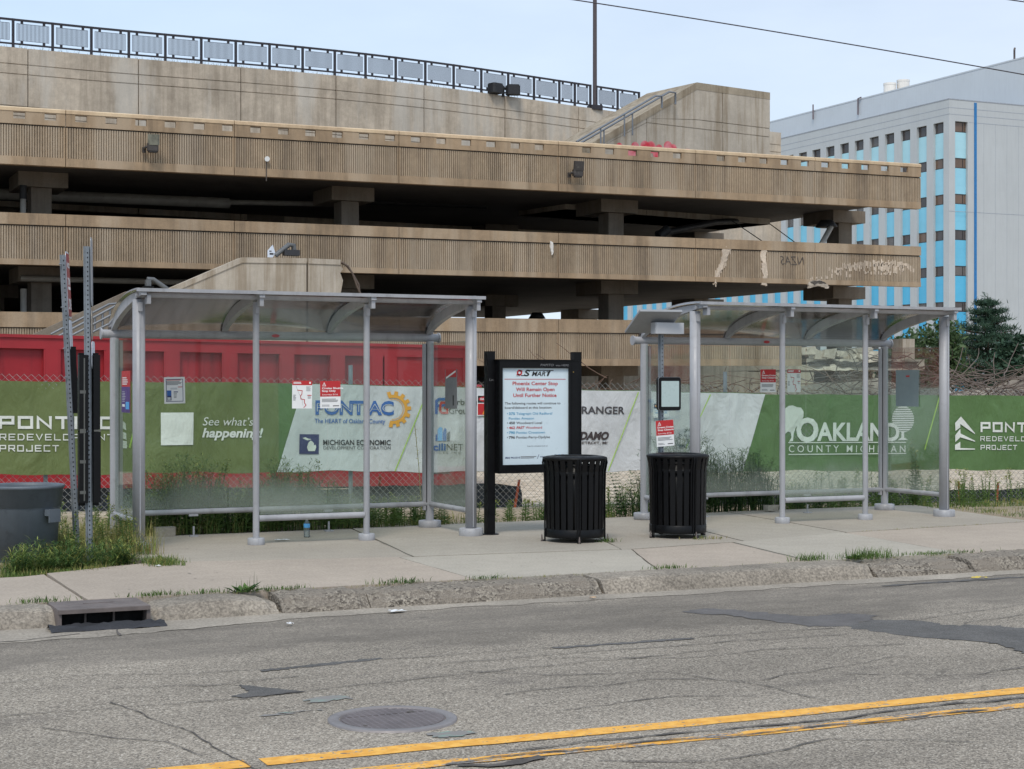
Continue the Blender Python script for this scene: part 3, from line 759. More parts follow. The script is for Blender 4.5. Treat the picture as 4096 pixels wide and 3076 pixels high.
def poster_ink():
    put = lambda x, z: (x, yF+.026, z)
    put2 = lambda x, z: (x, yF+.0245, z)
    W_, H_ = a1-a0, c1-c0
    # measured on the sheet: x from 0 to 100 across, y from 0 to 146 down
    X = lambda x: a0+W_*x/100
    Z = lambda y: c1-H_*y/146
    inks = {}
    def ink(k):
        if k not in inks: inks[k] = MB()
        return inks[k]
    def T(k, s_, xa, xb, ytop, ybase, bold=0., shear=0.): text(ink(k), s_, X(xa), X(xb), Z(ybase), Z(ytop), put, 0, bold, shear)
    # emblem and name
    ring(ink('red'), X(26.3), Z(7), W_*.018, W_*.040, put, 0, 20); rect(ink('red'), X(26.3), X(30.6), Z(5.2), Z(3.3), put); rect(ink('red'), X(22), X(26.3), Z(10.8), Z(9), put); rect(ink('grey'), X(21.5), X(27), Z(12.3), Z(11.4), put)
    rect(ink('black'), X(37), X(77.5), Z(4.2), Z(3), put); rect(ink('black'), X(28.5), X(36), Z(12), Z(10.7), put); T('black', 'S', 33, 42, 3, 12, .03, .2)
    T('black', 'MART', 44.5, 73, 5, 12, .02, .3); stroke(ink('black'), [(X(68.5), Z(12)), (X(72), Z(4))], W_*.02, put)
    rect(ink('red'), X(4), X(96), Z(17.2), Z(16.4), put)
    for i, (s_, xa, xb) in enumerate((('Phoenix Center Stop', 16, 84), ('Will Remain Open', 21, 79), ('Until Further Notice', 17, 82))): T('red', s_, xa, xb, 20.5+i*9, 25.8+i*9, .018)
    T('brown', 'The following routes will continue to', 4.5, 88, 51.5, 55, .008); T('brown', 'board/deboard at this location:', 4.5, 75, 58, 61.5, .008)
    for y, s1, s2, k, e in ((67, '375', 'Telegraph Old Redford/', 'teal', 76), (81, '450', 'Woodward Local', 'brown', 60), (88.2, '462', 'FAST Woodward', 'red', 60), (95.6, '790', 'Pontiac Crosstown', 'teal', 64.5), (102.8, '796', 'Pontiac-Perry-Opdyke', 'brown', 72)):
        disc(ink(k), X(8.5), Z(y+1.8), W_*.007, put, 0, 8); T(k, s1, 10.5, 19.5, y, y+3.7, .03); 
        if s2.startswith('FAST'): T(k, 'FAST', 21.5, 34, y, y+3.7, .03, .3); T(k, 'Woodward', 35.5, e, y, y+3.7, .006)
        else: T(k, s2, 21.5, e, y, y+3.7, .006)
    T('teal', 'Pontiac Amazon', 10.5, 48, 74.2, 77.8, .006)
    T('brown', 'Scan for schedule look-up', 38, 68.5, 117.3, 119, 0)
    T('navy', '(866) 962-5515', 5, 27, 134, 136.4, .02); lines(ink('grey'), put, X(28), X(52), Z(137), Z(133), 2, .5)
    stroke(ink('navy'), [(X(53), Z(137.5)), (X(55.5), Z(131))], W_*.006, put); T('navy', 'smartbus.org', 57, 73, 133.4, 135.4, .02)
    for x, k in ((79, 'navy'), (84.5, 'sky'), (90, 'navy')): rect(ink(k), X(x), X(x+3), Z(135.2), Z(131.6), put)
    for k, m in inks.items(): wpart(m, 'print', INK[k], poster)
poster_ink()
b = MB(); text(b, 'PAPITO', a0+(a1-a0)*.56, a0+(a1-a0)*.76, c1+.022, c1+.047, lambda x, z: (x, yF-.0025, z), 0, 0, .2); text(b, 'was HERE', a0+(a1-a0)*.79, a0+(a1-a0)*.99, c1+.022, c1+.044, lambda x, z: (x, yF-.0025, z)); wpart(b, 'scratched_writing', INK['grey'], cab)
b = MB(); px_ = 7.471
text(b, 'Lin', px_-.025, px_+.02, 1.69, 1.715, lambda x, z: (x, 16.677, z)); wpart(b, 'scratched_writing', INK['grey'], kb.children[0])

# ------------------------------------------------------------------ black slatted litter bins
def make_bin(name, loc, rz, label):
    t = empty(name, loc, label, 'litter bin', 'black slatted litter bins', rz)
    n = 26; rT, rB, H_ = .308, .298, .80
    b = MB()
    for k in range(n):
        a = 2*pi*(k+.5)/n
        M = Matrix.Rotation(a, 4, 'Z')
        w = .027
        for (r0, za, r1, zb) in ((rB, .06, rT, .74), (rT, .74, rT+.022, .86)):
            vs = [M @ Vector(p) for p in ((r0-.004, -w, za), (r0+.004, -w, za), (r0+.004, w, za), (r0-.004, w, za), (r1-.004, -w, zb), (r1+.004, -w, zb), (r1+.004, w, zb), (r1-.004, w, zb))]
            b.add(vs, [(3, 2, 1, 0), (4, 5, 6, 7), (0, 1, 5, 4), (1, 2, 6, 5), (2, 3, 7, 6), (3, 0, 4, 7)])
    b.build('slats', M_blk2, t)
    b = MB(); b.lathe([(rB-.012, .05), (rB+.010, .05), (rB+.012, .06), (rB+.012, .135), (rB+.008, .14), (rB-.01, .14)], n=40)
    b.build('hoop', M_blk2, t); b = MB(); b.lathe([(rT-.012, .70), (rT-.004, .70), (rT-.004, .745), (rT-.012, .745)], n=40); b.build('hoop', M_blk2, t)
    b = MB(); b.lathe([(.25, .055), (.262, .06), (.27, .80), (.26, .805), (.252, .80), (.245, .07), (.001, .068)], n=36); b.build('liner', plain('liner_plastic', (10, 10, 11), .4, .15, 6, spec=.25), t)
    b = MB(); b.lathe([(.325, .855), (.338, .862), (.342, .874), (.338, .886), (.30, .897), (.235, .905), (.215, .900), (.205, .885), (.20, .865), (.21, .84), (.30, .85), (.325, .855)], n=44); b.build('lid_ring', M_blk, t)
    for k in range(4):
        a = pi/4+k*pi/2+.35; ca, sa = cos(a), sin(a)
        b = MB()
        for s_ in (-.014, .014):
            o_ = (-sa*s_, ca*s_)
            b.tube([(ca*r+o_[0], sa*r+o_[1], z) for r, z in ((.335, .87), (.342, .83), (.324, .74), (.318, .5), (.318, .0))], .0075, 6)
        b.tube([(ca*.31, sa*.31, .012), (ca*.36, sa*.36, .008)], .012, 6)
        leg = b.build('leg', M_blk2, t)
        b = MB(); b.tube([(ca*.35, sa*.35, .005), (ca*.35, sa*.35, .075)], [.013, .005], 6); b.build('anchor_bolt', M_rust, leg)
    return t
make_bin('litter_bin', (7.977, 15.66, 0), .1, 'black slatted metal litter bin standing in front of the notice board')
make_bin('litter_bin', (9.241, 15.68, 0), .5, 'black slatted metal litter bin standing in front of the pole with the solar panel')

# grey plastic bin at the left edge
M_gp = plain('grey_plastic', (92, 100, 108), .5, .1, 4, bump=.08, grime=((58, 60, 64), .5), streak=.15)
gb = empty('plastic_bin', (2.44, 16.30, -.08), 'large round grey plastic bin without a lid, standing in weeds', 'plastic bin')
b = MB(); b.lathe([(.001, 0), (.265, 0), (.275, .015), (.330, .56), (.333, .58), (.347, .582), (.360, .745), (.370, .747), (.377, .76), (.377, .775), (.366, .782), (.352, .775), (.345, .75), (.30, .1), (.001, .08)], n=48); b.build('tub', M_gp, gb)
b = MB()
for a in (2.2, 2.2+pi):
    M = Matrix.Rotation(a, 4, 'Z'); b.box(.335, .40, -.07, .07, .50, .56, 0, M); b.box(.385, .40, -.07, .07, .44, .50, 0, M)
b.build('handle', M_gp, gb)

# ------------------------------------------------------------------ perforated signposts
M_galv = plain('galvanised_steel', (128, 134, 140), .5, .15, 8, .25, bump=.1, grime=((96, 98, 104), .4))
M_hole = plain('hole_shadow', (34, 36, 40), .9)
def channel(mb, h, w=.066, d=.03, lean=(0, 0), z0=-.05):
    sh = lambda x, y, z: (x+lean[0]*z, y+lean[1]*z, z)
    pr = [(-w/2, d), (-w/2, d-.004), (-w/4-.003, d-.004), (-w/4, 0), (w/4, 0), (w/4+.003, d-.004), (w/2, d-.004), (w/2, d), (w/4, d), (w/4-.003, .004), (-w/4+.003, .004), (-w/4, d)]
    n = len(pr); vs = [sh(x, y, z0) for x, y in pr]+[sh(x, y, h) for x, y in pr]
    mb.add(vs, [(i, (i+1) % n, (i+1) % n+n, i+n) for i in range(n)]+[(0, 1, 2, 11), (2, 3, 10, 11), (3, 4, 9, 10), (4, 5, 8, 9), (5, 6, 7, 8)], 0)
    z = .05
    while z < h-.02:
        mb.add([sh(.0068*cos(a), -.0015, z+.0085*sin(a)) for a in frange(0, 2*pi, 8)[:-1]], [tuple(range(8))], 1); z += .0445
def signplate(mb, y0, y1, z0, z1, x, th=.004, rad=.04, mi=0, lean=(0, 0), peak=0.):
    """plate seen nearly edge on, standing in the y-z plane"""
    pts = []
    for cy, cz, a0 in ((y1-rad, z1-rad, 0), (y0+rad, z1-rad, pi/2), (y0+rad, z0+rad, pi), (y1-rad, z0+rad, 1.5*pi)):
        pts += [(cy+rad*cos(a0+k*pi/10), cz+rad*sin(a0+k*pi/10)) for k in range(6)]
    n = len(pts); vs = [(x-th/2+lean[0]*z, y+lean[1]*z, z) for y, z in pts]+[(x+th/2+lean[0]*z, y+lean[1]*z, z) for y, z in pts]
    mb.add(vs, [tuple(range(n)), tuple(range(n, 2*n))[::-1]]+[(i, i+n, (i+1) % n+n, (i+1) % n) for i in range(n)], mi)
def turned(mb, ang, px_=0., py_=0.):
    c_, s_ = cos(ang), sin(ang)
    mb.v = [(px_+(x-px_)*c_-(y-py_)*s_, py_+(x-px_)*s_+(y-py_)*c_, z) for x, y, z in mb.v]; return mb
M_sback = plain('sign_back_aluminium', (150, 154, 160), .45, .08, 6, .3)
M_swhite = plain('sign_face_white', (206, 214, 226), .35, .05)
M_sred = plain('sign_face_red', (146, 30, 46), .35, .06)
P1 = (2.98, 16.52)
p1 = empty('signpost', (P1[0], P1[1], 0), 'leaning perforated steel signpost with a red tow sign seen almost edge on', 'signpost', 'galvanised signposts')
LN = (-.047, .0)
b = MB(); channel(b, 2.91, .062, .03, LN); b.build('pole', [M_galv, M_hole], p1)
A1 = radians(-16)
b = MB(); signplate(b, -.02, .285, 2.30, 2.95, .024, .003, .06, 0, LN); turned(b, A1); sg = b.build('sign', M_swhite, p1)
b = MB(); signplate(b, -.006, .271, 2.314, 2.936, .0262, .0025, .055, 0, LN); turned(b, A1); b.build('sign_panel', M_sred, sg)
b = MB()
pl_ = lambda y, z: ((.0290+LN[0]*z), y, z)
for s_, z, h in (('NO', 2.82, .05), ('TOW', 2.66, .07), ('ZONE', 2.44, .10)): text(b, s_, .03, .25, z-h/2, z+h/2, pl_, 0, .03)
rect(b, .24, .05, 2.58, 2.61, pl_); turned(b, A1); b.build('sign_writing', INK['white'], sg)
b = MB(); signplate(b, -.01, .24, 1.98, 2.28, .026, .003, .03, 0, LN); turned(b, A1); b.build('small_sign', M_swhite, p1)
b = MB(); b.box(.03, .085, .02, .14, 1.37, 2.02); b.v = [(x+LN[0]*z, y, z) for x, y, z in b.v]; turned(b, .1); b.build('timetable_holder', M_blk2, p1)
b = MB()
for z in (2.82, 2.40, 2.2, 2.0, 1.72): b.tube([(LN[0]*z-.02, .0, z), (LN[0]*z-.045, -.0, z)], .007, 6)
b.build('bolt', M_galv, p1)
P2 = (3.005, 16.02)
p2_ = empty('signpost', (P2[0], P2[1], 0), 'upright perforated steel signpost carrying a tall black timetable holder', 'signpost', 'galvanised signposts')
b = MB(); channel(b, 2.96, .066, .032, (-.008, 0), -.1); b.build('pole', [M_galv, M_hole], p2_)
b = MB(); signplate(b, -.02, .30, 2.40, 3.05, .031, .004, .05, 0, (-.008, 0)); turned(b, -.24); b.build('sign', M_sback, p2_)
b = MB(); signplate(b, -.0, .2, 2.07, 2.36, .031, .004, .09, 0, (-.008, 0)); turned(b, -.25); b.build('sign', plain('sign_back_tan', (150, 142, 132), .5), p2_)
b = MB(); signplate(b, -.0, .2, 1.80, 2.06, .033, .004, .04, 0, (-.008, 0)); turned(b, -.32); b.build('sign', M_swhite, p2_)
b = MB()
b.box(.03, .095, -.035, .06, .53, 1.20); b.box(.03, .09, -.035, .06, 1.225, 1.93); b.box(-.105, -.02, -.03, .06, .53, 1.20); b.box(-.105, -.02, -.03, .06, 1.215, 1.93)
b.box(-.10, .09, .045, .06, .5, 1.95)
th_ = b.build('timetable_holder', M_blk2, p2_)
b = MB()
for z, h in ((1.21, .02), (.92, .015), (1.58, .015), (.63, .015)): b.box(-.10, -.045, -.036, -.03, z-h, z+h)
b.box(-.064, -.052, -.034, -.03, .55, 1.9); b.box(.032, .097, -.038, -.034, 1.204, 1.222)
b.build('holder_clip', plain('dull_bracket', (96, 96, 92), .5, metal=.4), th_)

# ------------------------------------------------------------------ pole with solar panel and arrival display
PE = (9.44, 16.36)
ep = empty('display_pole', (PE[0], PE[1], 0), 'perforated steel pole carrying a small solar panel and an arrival display', 'display pole')
b = MB(); channel(b, 2.39, .07, .035); b.build('pole', [M_galv, M_hole], ep)
Mx = Matrix.Translation((-.11, .02, 2.32)) @ Matrix.Rotation(radians(-9), 4, 'Z') @ Matrix.Rotation(radians(-24), 4, 'X')
b = MB(); b.box(-.25, .25, -.30, .25, .02, .045, 0, Mx); b.box(-.22, .22, -.27, .22, .045, .049, 1, Mx)
sp = b.build('solar_panel', [plain('panel_frame_grey', (150, 151, 153), .45, .05), plain('solar_cells', (26, 32, 58), .15, .1)], ep)
b = MB(); b.box(-.13, .24, -.10, .03, 2.22, 2.345, 0, None, .012); b.v = [(x-.02, y-.02, z) for x, y, z in b.v]; b.build('control_box', plain('box_grey', (176, 177, 180), .45, .05), ep)
ex0, ex1, ez0, ez1 = 9.354, 9.637, 1.36, 1.731
ex0 -= PE[0]; ex1 -= PE[0]
def rrect(x0, x1, z0, z1, r, k=6):
    pts = []
    for cx, cz, a0 in ((x1-r, z1-r, 0), (x0+r, z1-r, pi/2), (x0+r, z0+r, pi), (x1-r, z0+r, 1.5*pi)): pts += [(cx+r*cos(a0+j*pi/2/k), cz+r*sin(a0+j*pi/2/k)) for j in range(k+1)]
    return pts
b = MB(); b.plate(rrect(ex0, ex1, ez0, ez1, .028), -.075, -.015); dsp = b.build('display_housing', M_blk, ep)
b = MB(); b.plate(rrect(ex0-.004, ex1+.004, ez0-.004, ez1+.004, .03), -.07, -.062); b.build('bezel', plain('bezel_grey', (120, 122, 126), .4), dsp)
b = MB(); b.plate(rrect(ex0+.032, ex1-.024, ez0+.04, ez1-.042, .006), -.078, -.074); b.build('screen', plain('paper_display', (176, 192, 190), .3, .02), dsp)
n0, n1, m0, m1 = 9.336, 9.564, 0.949, 1.241
notice((n0, 16.3, m0), n1-n0, m1-m0, 'half red half white closure notice taped low on the pole under the display', draw_alert(['Dream Cruise', 'Stop Closure'], 'Saturday 8/16'), 0, .06, 'white', 'paper_notice', None)

# ------------------------------------------------------------------ chain-link fence and its printed banners
FA, FB = -0.109, 22.4+0.109*3.05
fy = lambda x: FB+FA*x
fsl = lambda x: -.0135*(x-3.05)            # the fence follows the falling ground
FX0, FX1 = -3., 27.
M_wire = plain('galvanised_wire', (150, 150, 146), .5, .15, 6, .4)
fence = empty('chain_link_fence', (3., fy(3.), 0), 'galvanised chain link fence behind the bus shelters carrying the long banners', 'fence')
b = MB(); pit = .092; r = .0032
nx = int((FX1-FX0)/(pit/2)); rows = int(1.86/(pit/2))
for i in range(0, nx, 2):
    for d in (1, -1):
        vs = []; fs = []
        for j in range(rows+1):
            x = FX0+i*pit/2+(pit/2 if (j % 2) else 0)*d; z = -.05+j*pit/2+fsl(x); yy = fy(x)+.003*d*(-1)**j+.02*fnoise(x, 1, 0, .8)
            for a, c in ((-r, -r*.6), (r, -r*.6), (0, r)): vs.append((x+a, yy+c, z))
        for j in range(rows):
            for k in range(3): fs.append((3*j+k, 3*j+(k+1) % 3, 3*j+3+(k+1) % 3, 3*j+3+k))
        b.add(vs, fs)
wpart(b, 'wire_mesh', M_wire, fence)
for u in (7.686, 13.385, 3.626, -1.5, 20.244, 25.):
    b = MB(); h = 1.98 if u != 3.626 else 1.7
    b.tube([(u, fy(u)+.05, -.3), (u, fy(u)+.05, h+fsl(u))], .03, 10); wpart(b, 'post', M_galv, fence)

def wave(x, z):
    return .014*sin(x*1.9+z*2.3)+.010*sin(x*4.3-z*3.1+1)+.012*fnoise(x, z, 0, 1.7)
def sag(x, z, top):      # hung from grommets: pulled creases between them
    return 0.
def bput(off):
    def put(x, z): return (x, fy(x)-.03-off-wave(x, z), z)
    return put
M_ban = {}
def vinyl(name, rgb, rgb2=None):
    n = NT(name)
    c = n.mix(n.ramp(n.noise(.7, 4), .3, .7), lin(rgb), lin(rgb2 or rgb))
    c = n.mix(1., c, n.grey(n.ramp(n.noise(3, 6), .25, .75, .93, 1.05)), 'MULTIPLY')
    c = n.mix(n.ramp(n.noise(1, 6, .7, (2, 2, .5)), .55, .8, 0, .25), c, lin((96, 92, 70)))
    h1 = n.math('ADD', n.noise(7, 5, .6, (1, 1, .6)), n.math('MULTIPLY', n.noise(1.5, 4, .5, (1.4, 1.4, .7), 1.2), 3.2)); n.bump(h1, .55, .035)
    return n.done(c, .5, 0, .3)
M_olive = vinyl('banner_olive', (106, 117, 72), (100, 112, 68))
M_green = vinyl('banner_green', (90, 118, 72), (84, 112, 66))
M_bwhite = vinyl('banner_white', (206, 206, 206), (198, 199, 200))
def banner(x0, x1, zt0, zt1, zb0, zb1, mat, label, name='banner'):
    """top and bottom edges given by their heights at both ends"""
    o = empty(name, (x0, fy(x0), 0), label, 'banner', 'long printed banners on the fence')
    n = int((x1-x0)/.06); us = frange(0, 1, n); vv = frange(0, 1, 18); p = bput(0)
    def P(u, v):
        x = x0+(x1-x0)*u; zt = zt0+(zt1-zt0)*u; zb = zb0+(zb1-zb0)*u
        zb += .012*sin(x*2.7)+.008*sin(x*7); zt += -.01*abs(sin(x*2.1))
        return p(x, zb+(zt-zb)*v)
    b = MB(); b.grid(P, us, vv); b2 = MB(); b2.grid(lambda u, v: tuple(Vector(P(u, v))+Vector((0, .004, 0))), us, vv); 
    wpart(b, 'sheet', mat, o)
    return o
t0, b0_ = 1.701, 0.488
xa, ta, ba = 6.658, 1.678, 0.458
xb_, tb, bb = 14.005, 1.521, 0.341
xc, tc_, bc = 18.587, 1.506, 0.302
xz = -2.6; sl0 = (ta-t0)/(xa-3.051)
ban1 = banner(xz, xa+.006, t0-sl0*(3.051-xz), ta, b0_+.02, ba, M_olive, 'olive green banner with big white lettering, left of the white sponsor banner')
ban2 = banner(xa, xb_+.004, ta, tb, ba, bb, M_green, 'banner with a slanted white field of coloured sponsor logos, behind the notice board')
ban3 = banner(xb_, 26.4, tb-.012, tc_-.08, bb, bc-.08, M_green, 'bright green banner with white tree logo and county lettering behind the right shelter')
slope_cache = -.0135
def slput(xc_, off):
    p = bput(off)
    return lambda x, z: p(x, z+slope_cache*(x-xc_))
class Print:
    """ink laid on one banner, one mesh per colour"""
    def __init__(s, ban, off=.012): s.ban = ban; s.m = {}; s.off = off
    def ink(s, k): return s.m.setdefault(k, MB())
    def T(s, k, body, x0, x1, z0, z1, bold=0., shear=0.): text(s.ink(k), body, x0, x1, z0, z1, slput((x0+x1)/2, s.off), 0, bold, shear)
    def Wd(s, k, body, x0, x1, z0, z1, **kw): wide_text(s.ink(k), body, x0, x1, z0, z1, slput((x0+x1)/2, s.off), 0, **kw)
    def poly(s, k, pts, off=0.): polyface(s.ink(k), pts, bput(s.off+off))
    def st(s, k, pts, w, off=0.): stroke(s.ink(k), pts, w, bput(s.off+off))
    def done(s):
        for k, m in s.m.items(): wpart(m, 'lettering', INK[k] if k in INK else M_ban[k], s.ban)
M_ban['cream'] = vinyl('print_white', (220, 222, 214), (210, 212, 204)); M_ban['lime'] = printed('print_lime', (150, 178, 84)); M_ban['gold'] = printed('print_gold', (222, 160, 62))
M_ban['mid'] = printed('print_green_inlay', (98, 124, 66)); M_ban['char'] = printed('print_charcoal', (72, 68, 70))
# left banner
p = Print(ban1)
p.Wd('cream', 'PONTIAC', 3.034, 4.484, 1.068, 1.235, wt=.22, gap=.22); p.Wd('cream', 'REDEVELOPMENT', 3.039, 4.478, 0.919, 1.004, wt=.16, gap=.34); p.Wd('cream', 'PROJECT', 3.039, 3.777, 0.778, 0.863, wt=.17, gap=.32)
for q in ([(4.532, 1.217), (4.633, 1.131), (4.639, 1.039), (4.532, 1.119)], [(4.532, 1.058), (4.639, 1.002), (4.642, 0.916), (4.532, 0.96)], [(4.532, 0.923), (4.645, 0.897), (4.648, 0.805), (4.532, 0.806)]): p.poly('cream', q)
(qx0, qx1, qz0, qz1), qp = (5.085, 5.511, 0.84, 1.275), bput(.012)
p.ink('cream').grid(lambda x, z: qp(x, z), frange(qx0, qx1, 8), frange(qz0, qz1, 8))
p.T('cream', 'See what’s', 5.634, 6.311, 1.096, 1.208, -.004, .22); p.T('cream', 'happening!', 5.628, 6.443, 0.938, 1.058, .03, .22)
p.st('lime', [(4.717, 1.653), (4.783, 1.481), (4.789, 1.308)], .018); p.st('lime', [(4.789, 1.265), (4.681, 0.811)], .018)
p.done()
# white sponsor field on the middle banner
wl = [(6.633, 0.461), (7.002, 1.672)]; wr = [(13.614, 0.348), (14.005, 1.514)]
b = MB(); p5 = bput(.006)
def WP(u, v):
    xl = wl[0][0]+(wl[1][0]-wl[0][0])*v; xr = wr[0][0]+(wr[1][0]-wr[0][0])*v; x = xl+(xr-xl)*u
    f = (x-xa)/(xb_-xa); zt = ta+(tb-ta)*f; zb = ba+(bb-ba)*f; zb += .012*sin(x*2.7)+.008*sin(x*7); zt += -.01*abs(sin(x*2.1))
    return p5(x, zb+.004+(zt-zb-.012)*v)
b.grid(WP, frange(0, 1, 150), frange(0, 1, 18)); wpart(b, 'white_field', M_bwhite, ban2)
p = Print(ban2, .016)
x0, x1, z0, z1 = 7.165, 8.264, 1.239, 1.419
p.T('blue', 'PONTIAC', x0, x1, z0, z1, .045)
p2 = Print(ban2, .021); M_ban['inl'] = M_bwhite
p2.T('inl', 'PONTIAC', x0+.018, x1-.018, z0+.028, z1-.028, -.028); p2.done()
cx, cz = 8.258, 1.304; R1 = 0.2
ring(p.ink('gold'), cx, cz, R1*.80, R1*1.02, bput(.016), 0, 40, radians(-105), radians(112)); ring(p.ink('gold'), cx, cz, R1*.68, R1*.72, bput(.016), 0, 40, radians(-100), radians(105))
for k in range(9):
    a = radians(-98+k*25.4); d = .135
    p.poly('gold', [(cx+R1*rr_*cos(a+s_*d), cz+R1*rr_*sin(a+s_*d)) for rr_, s_ in ((1.0, -1), (1.27, -.75), (1.27, .75), (1.0, 1))])
p.T('blue', 'The HEART of Oakland County', 7.156, 8.145, 1.115, 1.175, .01)
p.poly('navy', [(6.944, 0.971), (7.217, 0.965), (7.21, 0.694), (6.938, 0.701)])
p.T('black', 'MICHIGAN ECONOMIC', 7.275, 8.225, 0.812, 0.883, .02); p.T('char', 'DEVELOPMENT CORPORATION', 7.278, 8.225, 0.751, 0.796)
for q in ([(8.678, 1.387), (8.291, 0.443)], [(9.614, 1.39), (9.436, 0.536)], [(11.932, 1.538), (11.474, 0.39)], [(13.083, 1.502), (12.633, 0.591)]): p.st('lime', q, .013)
x0, x1, z0, z1 = 8.859, 9.055, 1.235, 1.464
p.st('blue', [(x0+.02, z0), (x0+.02, z1-.045), (x0+.06, z1-.02), (x1-.01, z1-.02)], .04); p.st('blue', [(x0, (z0+z1)/2), (x1-.03, (z0+z1)/2+.01)], .035)
p.st('red', [(x1, z1-.07), (x0+.09, z1-.07), (x0+.075, z1-.1), (x0+.075, z0+.04), (x0+.1, z0+.015), (x1-.02, z0+.015), (x1-.02, z0+.09), (x0+.13, z0+.09)], .032, .002)
p.T('char', 'Farbman', 9.061, 9.518, 1.361, 1.447, .004); p.T('char', 'Group', 9.061, 9.381, 1.237, 1.326, .004)
for k, q in (('sky', [(8.899, 0.857), (8.899, 1.02), (8.933, 1.056), (8.967, 1.039), (8.967, 0.857)]), ('blue', [(8.974, 0.856), (8.974, 0.981), (9.001, 1.039), (9.024, 1.019), (9.024, 0.856)]), ('char', [(9.031, 0.856), (9.031, 0.954), (9.072, 0.993), (9.072, 0.855)]), ('blue', [(8.872, 0.858), (8.872, 0.936), (8.893, 0.955), (8.893, 0.857)])): p.poly(k, q)
p.T('blue', 'Facili', 8.691, 9.017, 0.724, 0.822, .03); p.T('char', 'NET', 9.031, 9.258, 0.72, 0.815, -.01); p.T('grey', 'S E R V I C E S , I N C', 8.691, 9.231, 0.677, 0.703)
p.T('char', 'GRANGER', 10.929, 11.724, 1.225, 1.33, .02); p.T('brown', 'ADAMO', 10.908, 11.485, 0.853, 0.96, .05, .25); p.T('brown', 'DETROIT, MI', 11.001, 11.46, 0.785, 0.822, .02)
p.done()
pw = Print(ban2, .022)      # lower peninsula and upper peninsula, white on the navy square
pw.poly('cream', [(7.066, 0.737), (7.046, 0.788), (7.066, 0.852), (7.098, 0.883), (7.117, 0.87), (7.143, 0.844), (7.143, 0.813), (7.168, 0.825), (7.175, 0.787), (7.156, 0.736)]); pw.poly('cream', [(6.983, 0.916), (7.021, 0.929), (7.066, 0.909), (7.111, 0.899), (7.079, 0.89), (7.046, 0.884), (7.021, 0.897)]); pw.done()
# right banner
p = Print(ban3)
def P6(x, y): pass
p.poly('cream', [(14.405, 0.784), (14.474, 0.793), (14.485, 0.903), (14.52, 0.999), (14.613, 1.094), (14.646, 1.166), (14.646, 1.238), (14.6, 1.299), (14.533, 1.306), (14.453, 1.335), (14.386, 1.326), (14.333, 1.288), (14.315, 1.24), (14.262, 1.217), (14.272, 1.145), (14.23, 1.121), (14.251, 1.037), (14.28, 0.917), (14.32, 0.893), (14.386, 0.94), (14.432, 0.923), (14.448, 0.851)])
p.T('cream', 'O', 14.528, 14.904, 0.79, 1.137, .035)
p.T('cream', 'AKLAND', 14.877, 16.287, 0.791, 1.058, .03)
cx, cz = 16.357, 1.114; rx = 0.196; rz_ = 0.208
for k in range(12):
    f0 = -1+k*2/12; f1 = f0+.105; w0, w1 = math.sqrt(max(0, 1-f0*f0)), math.sqrt(max(0, 1-f1*f1))
    p.poly('cream', [(cx-rx*w0, cz+rz_*f0), (cx+rx*w0, cz+rz_*f0), (cx+rx*w1, cz+rz_*f1), (cx-rx*w1, cz+rz_*f1)])
p.poly('cream', [(16.254, 0.788), (16.321, 0.832), (16.321, 0.915), (16.366, 0.915), (16.366, 0.831), (16.427, 0.791)])
for q in ([(14.393, 0.77), (16.398, 0.754)], [(14.393, 0.591), (16.398, 0.582)]): p.st('cream', q, .014)
p.T('cream', 'C O U N T Y   M I C H I G A N', 14.401, 16.386, 0.613, 0.72, .003)
p.Wd('cream', 'PONTIAC', 17.761, 19.117, 0.89, 1.049, wt=.22, gap=.22); p.Wd('cream', 'REDEVELOPMENT', 17.756, 19.109, 0.747, 0.824, wt=.16, gap=.34); p.Wd('cream', 'PROJECT', 17.756, 18.431, 0.614, 0.692, wt=.17, gap=.32)
for q in ([(1766,1172),(1805,1130),(1895,1240),(1800,1172),(1800,1200),(1768,1222)], [(1766,1250),(1800,1208),(1802,1240),(1895,1288),(1800,1262),(1768,1292)], [(1766,1310),(1800,1290),(1800,1330),(1893,1333),(1893,1340),(1766,1340)]) and \
   ([(17.288, 1.046), (17.4, 1.149), (17.659, 0.883), (17.659, 0.868), (17.386, 1.03), (17.386, 0.975), (17.294, 0.921)], [(17.288, 0.852), (17.386, 0.955), (17.391, 0.881), (17.659, 0.763), (17.659, 0.748), (17.386, 0.821), (17.294, 0.747)], [(17.288, 0.703), (17.386, 0.751), (17.386, 0.652), (17.653, 0.641), (17.653, 0.624), (17.288, 0.626)]): p.poly('cream', q)
p.st('lime', [(17.026, 1.494), (16.727, 0.635)], .02)
p.done()
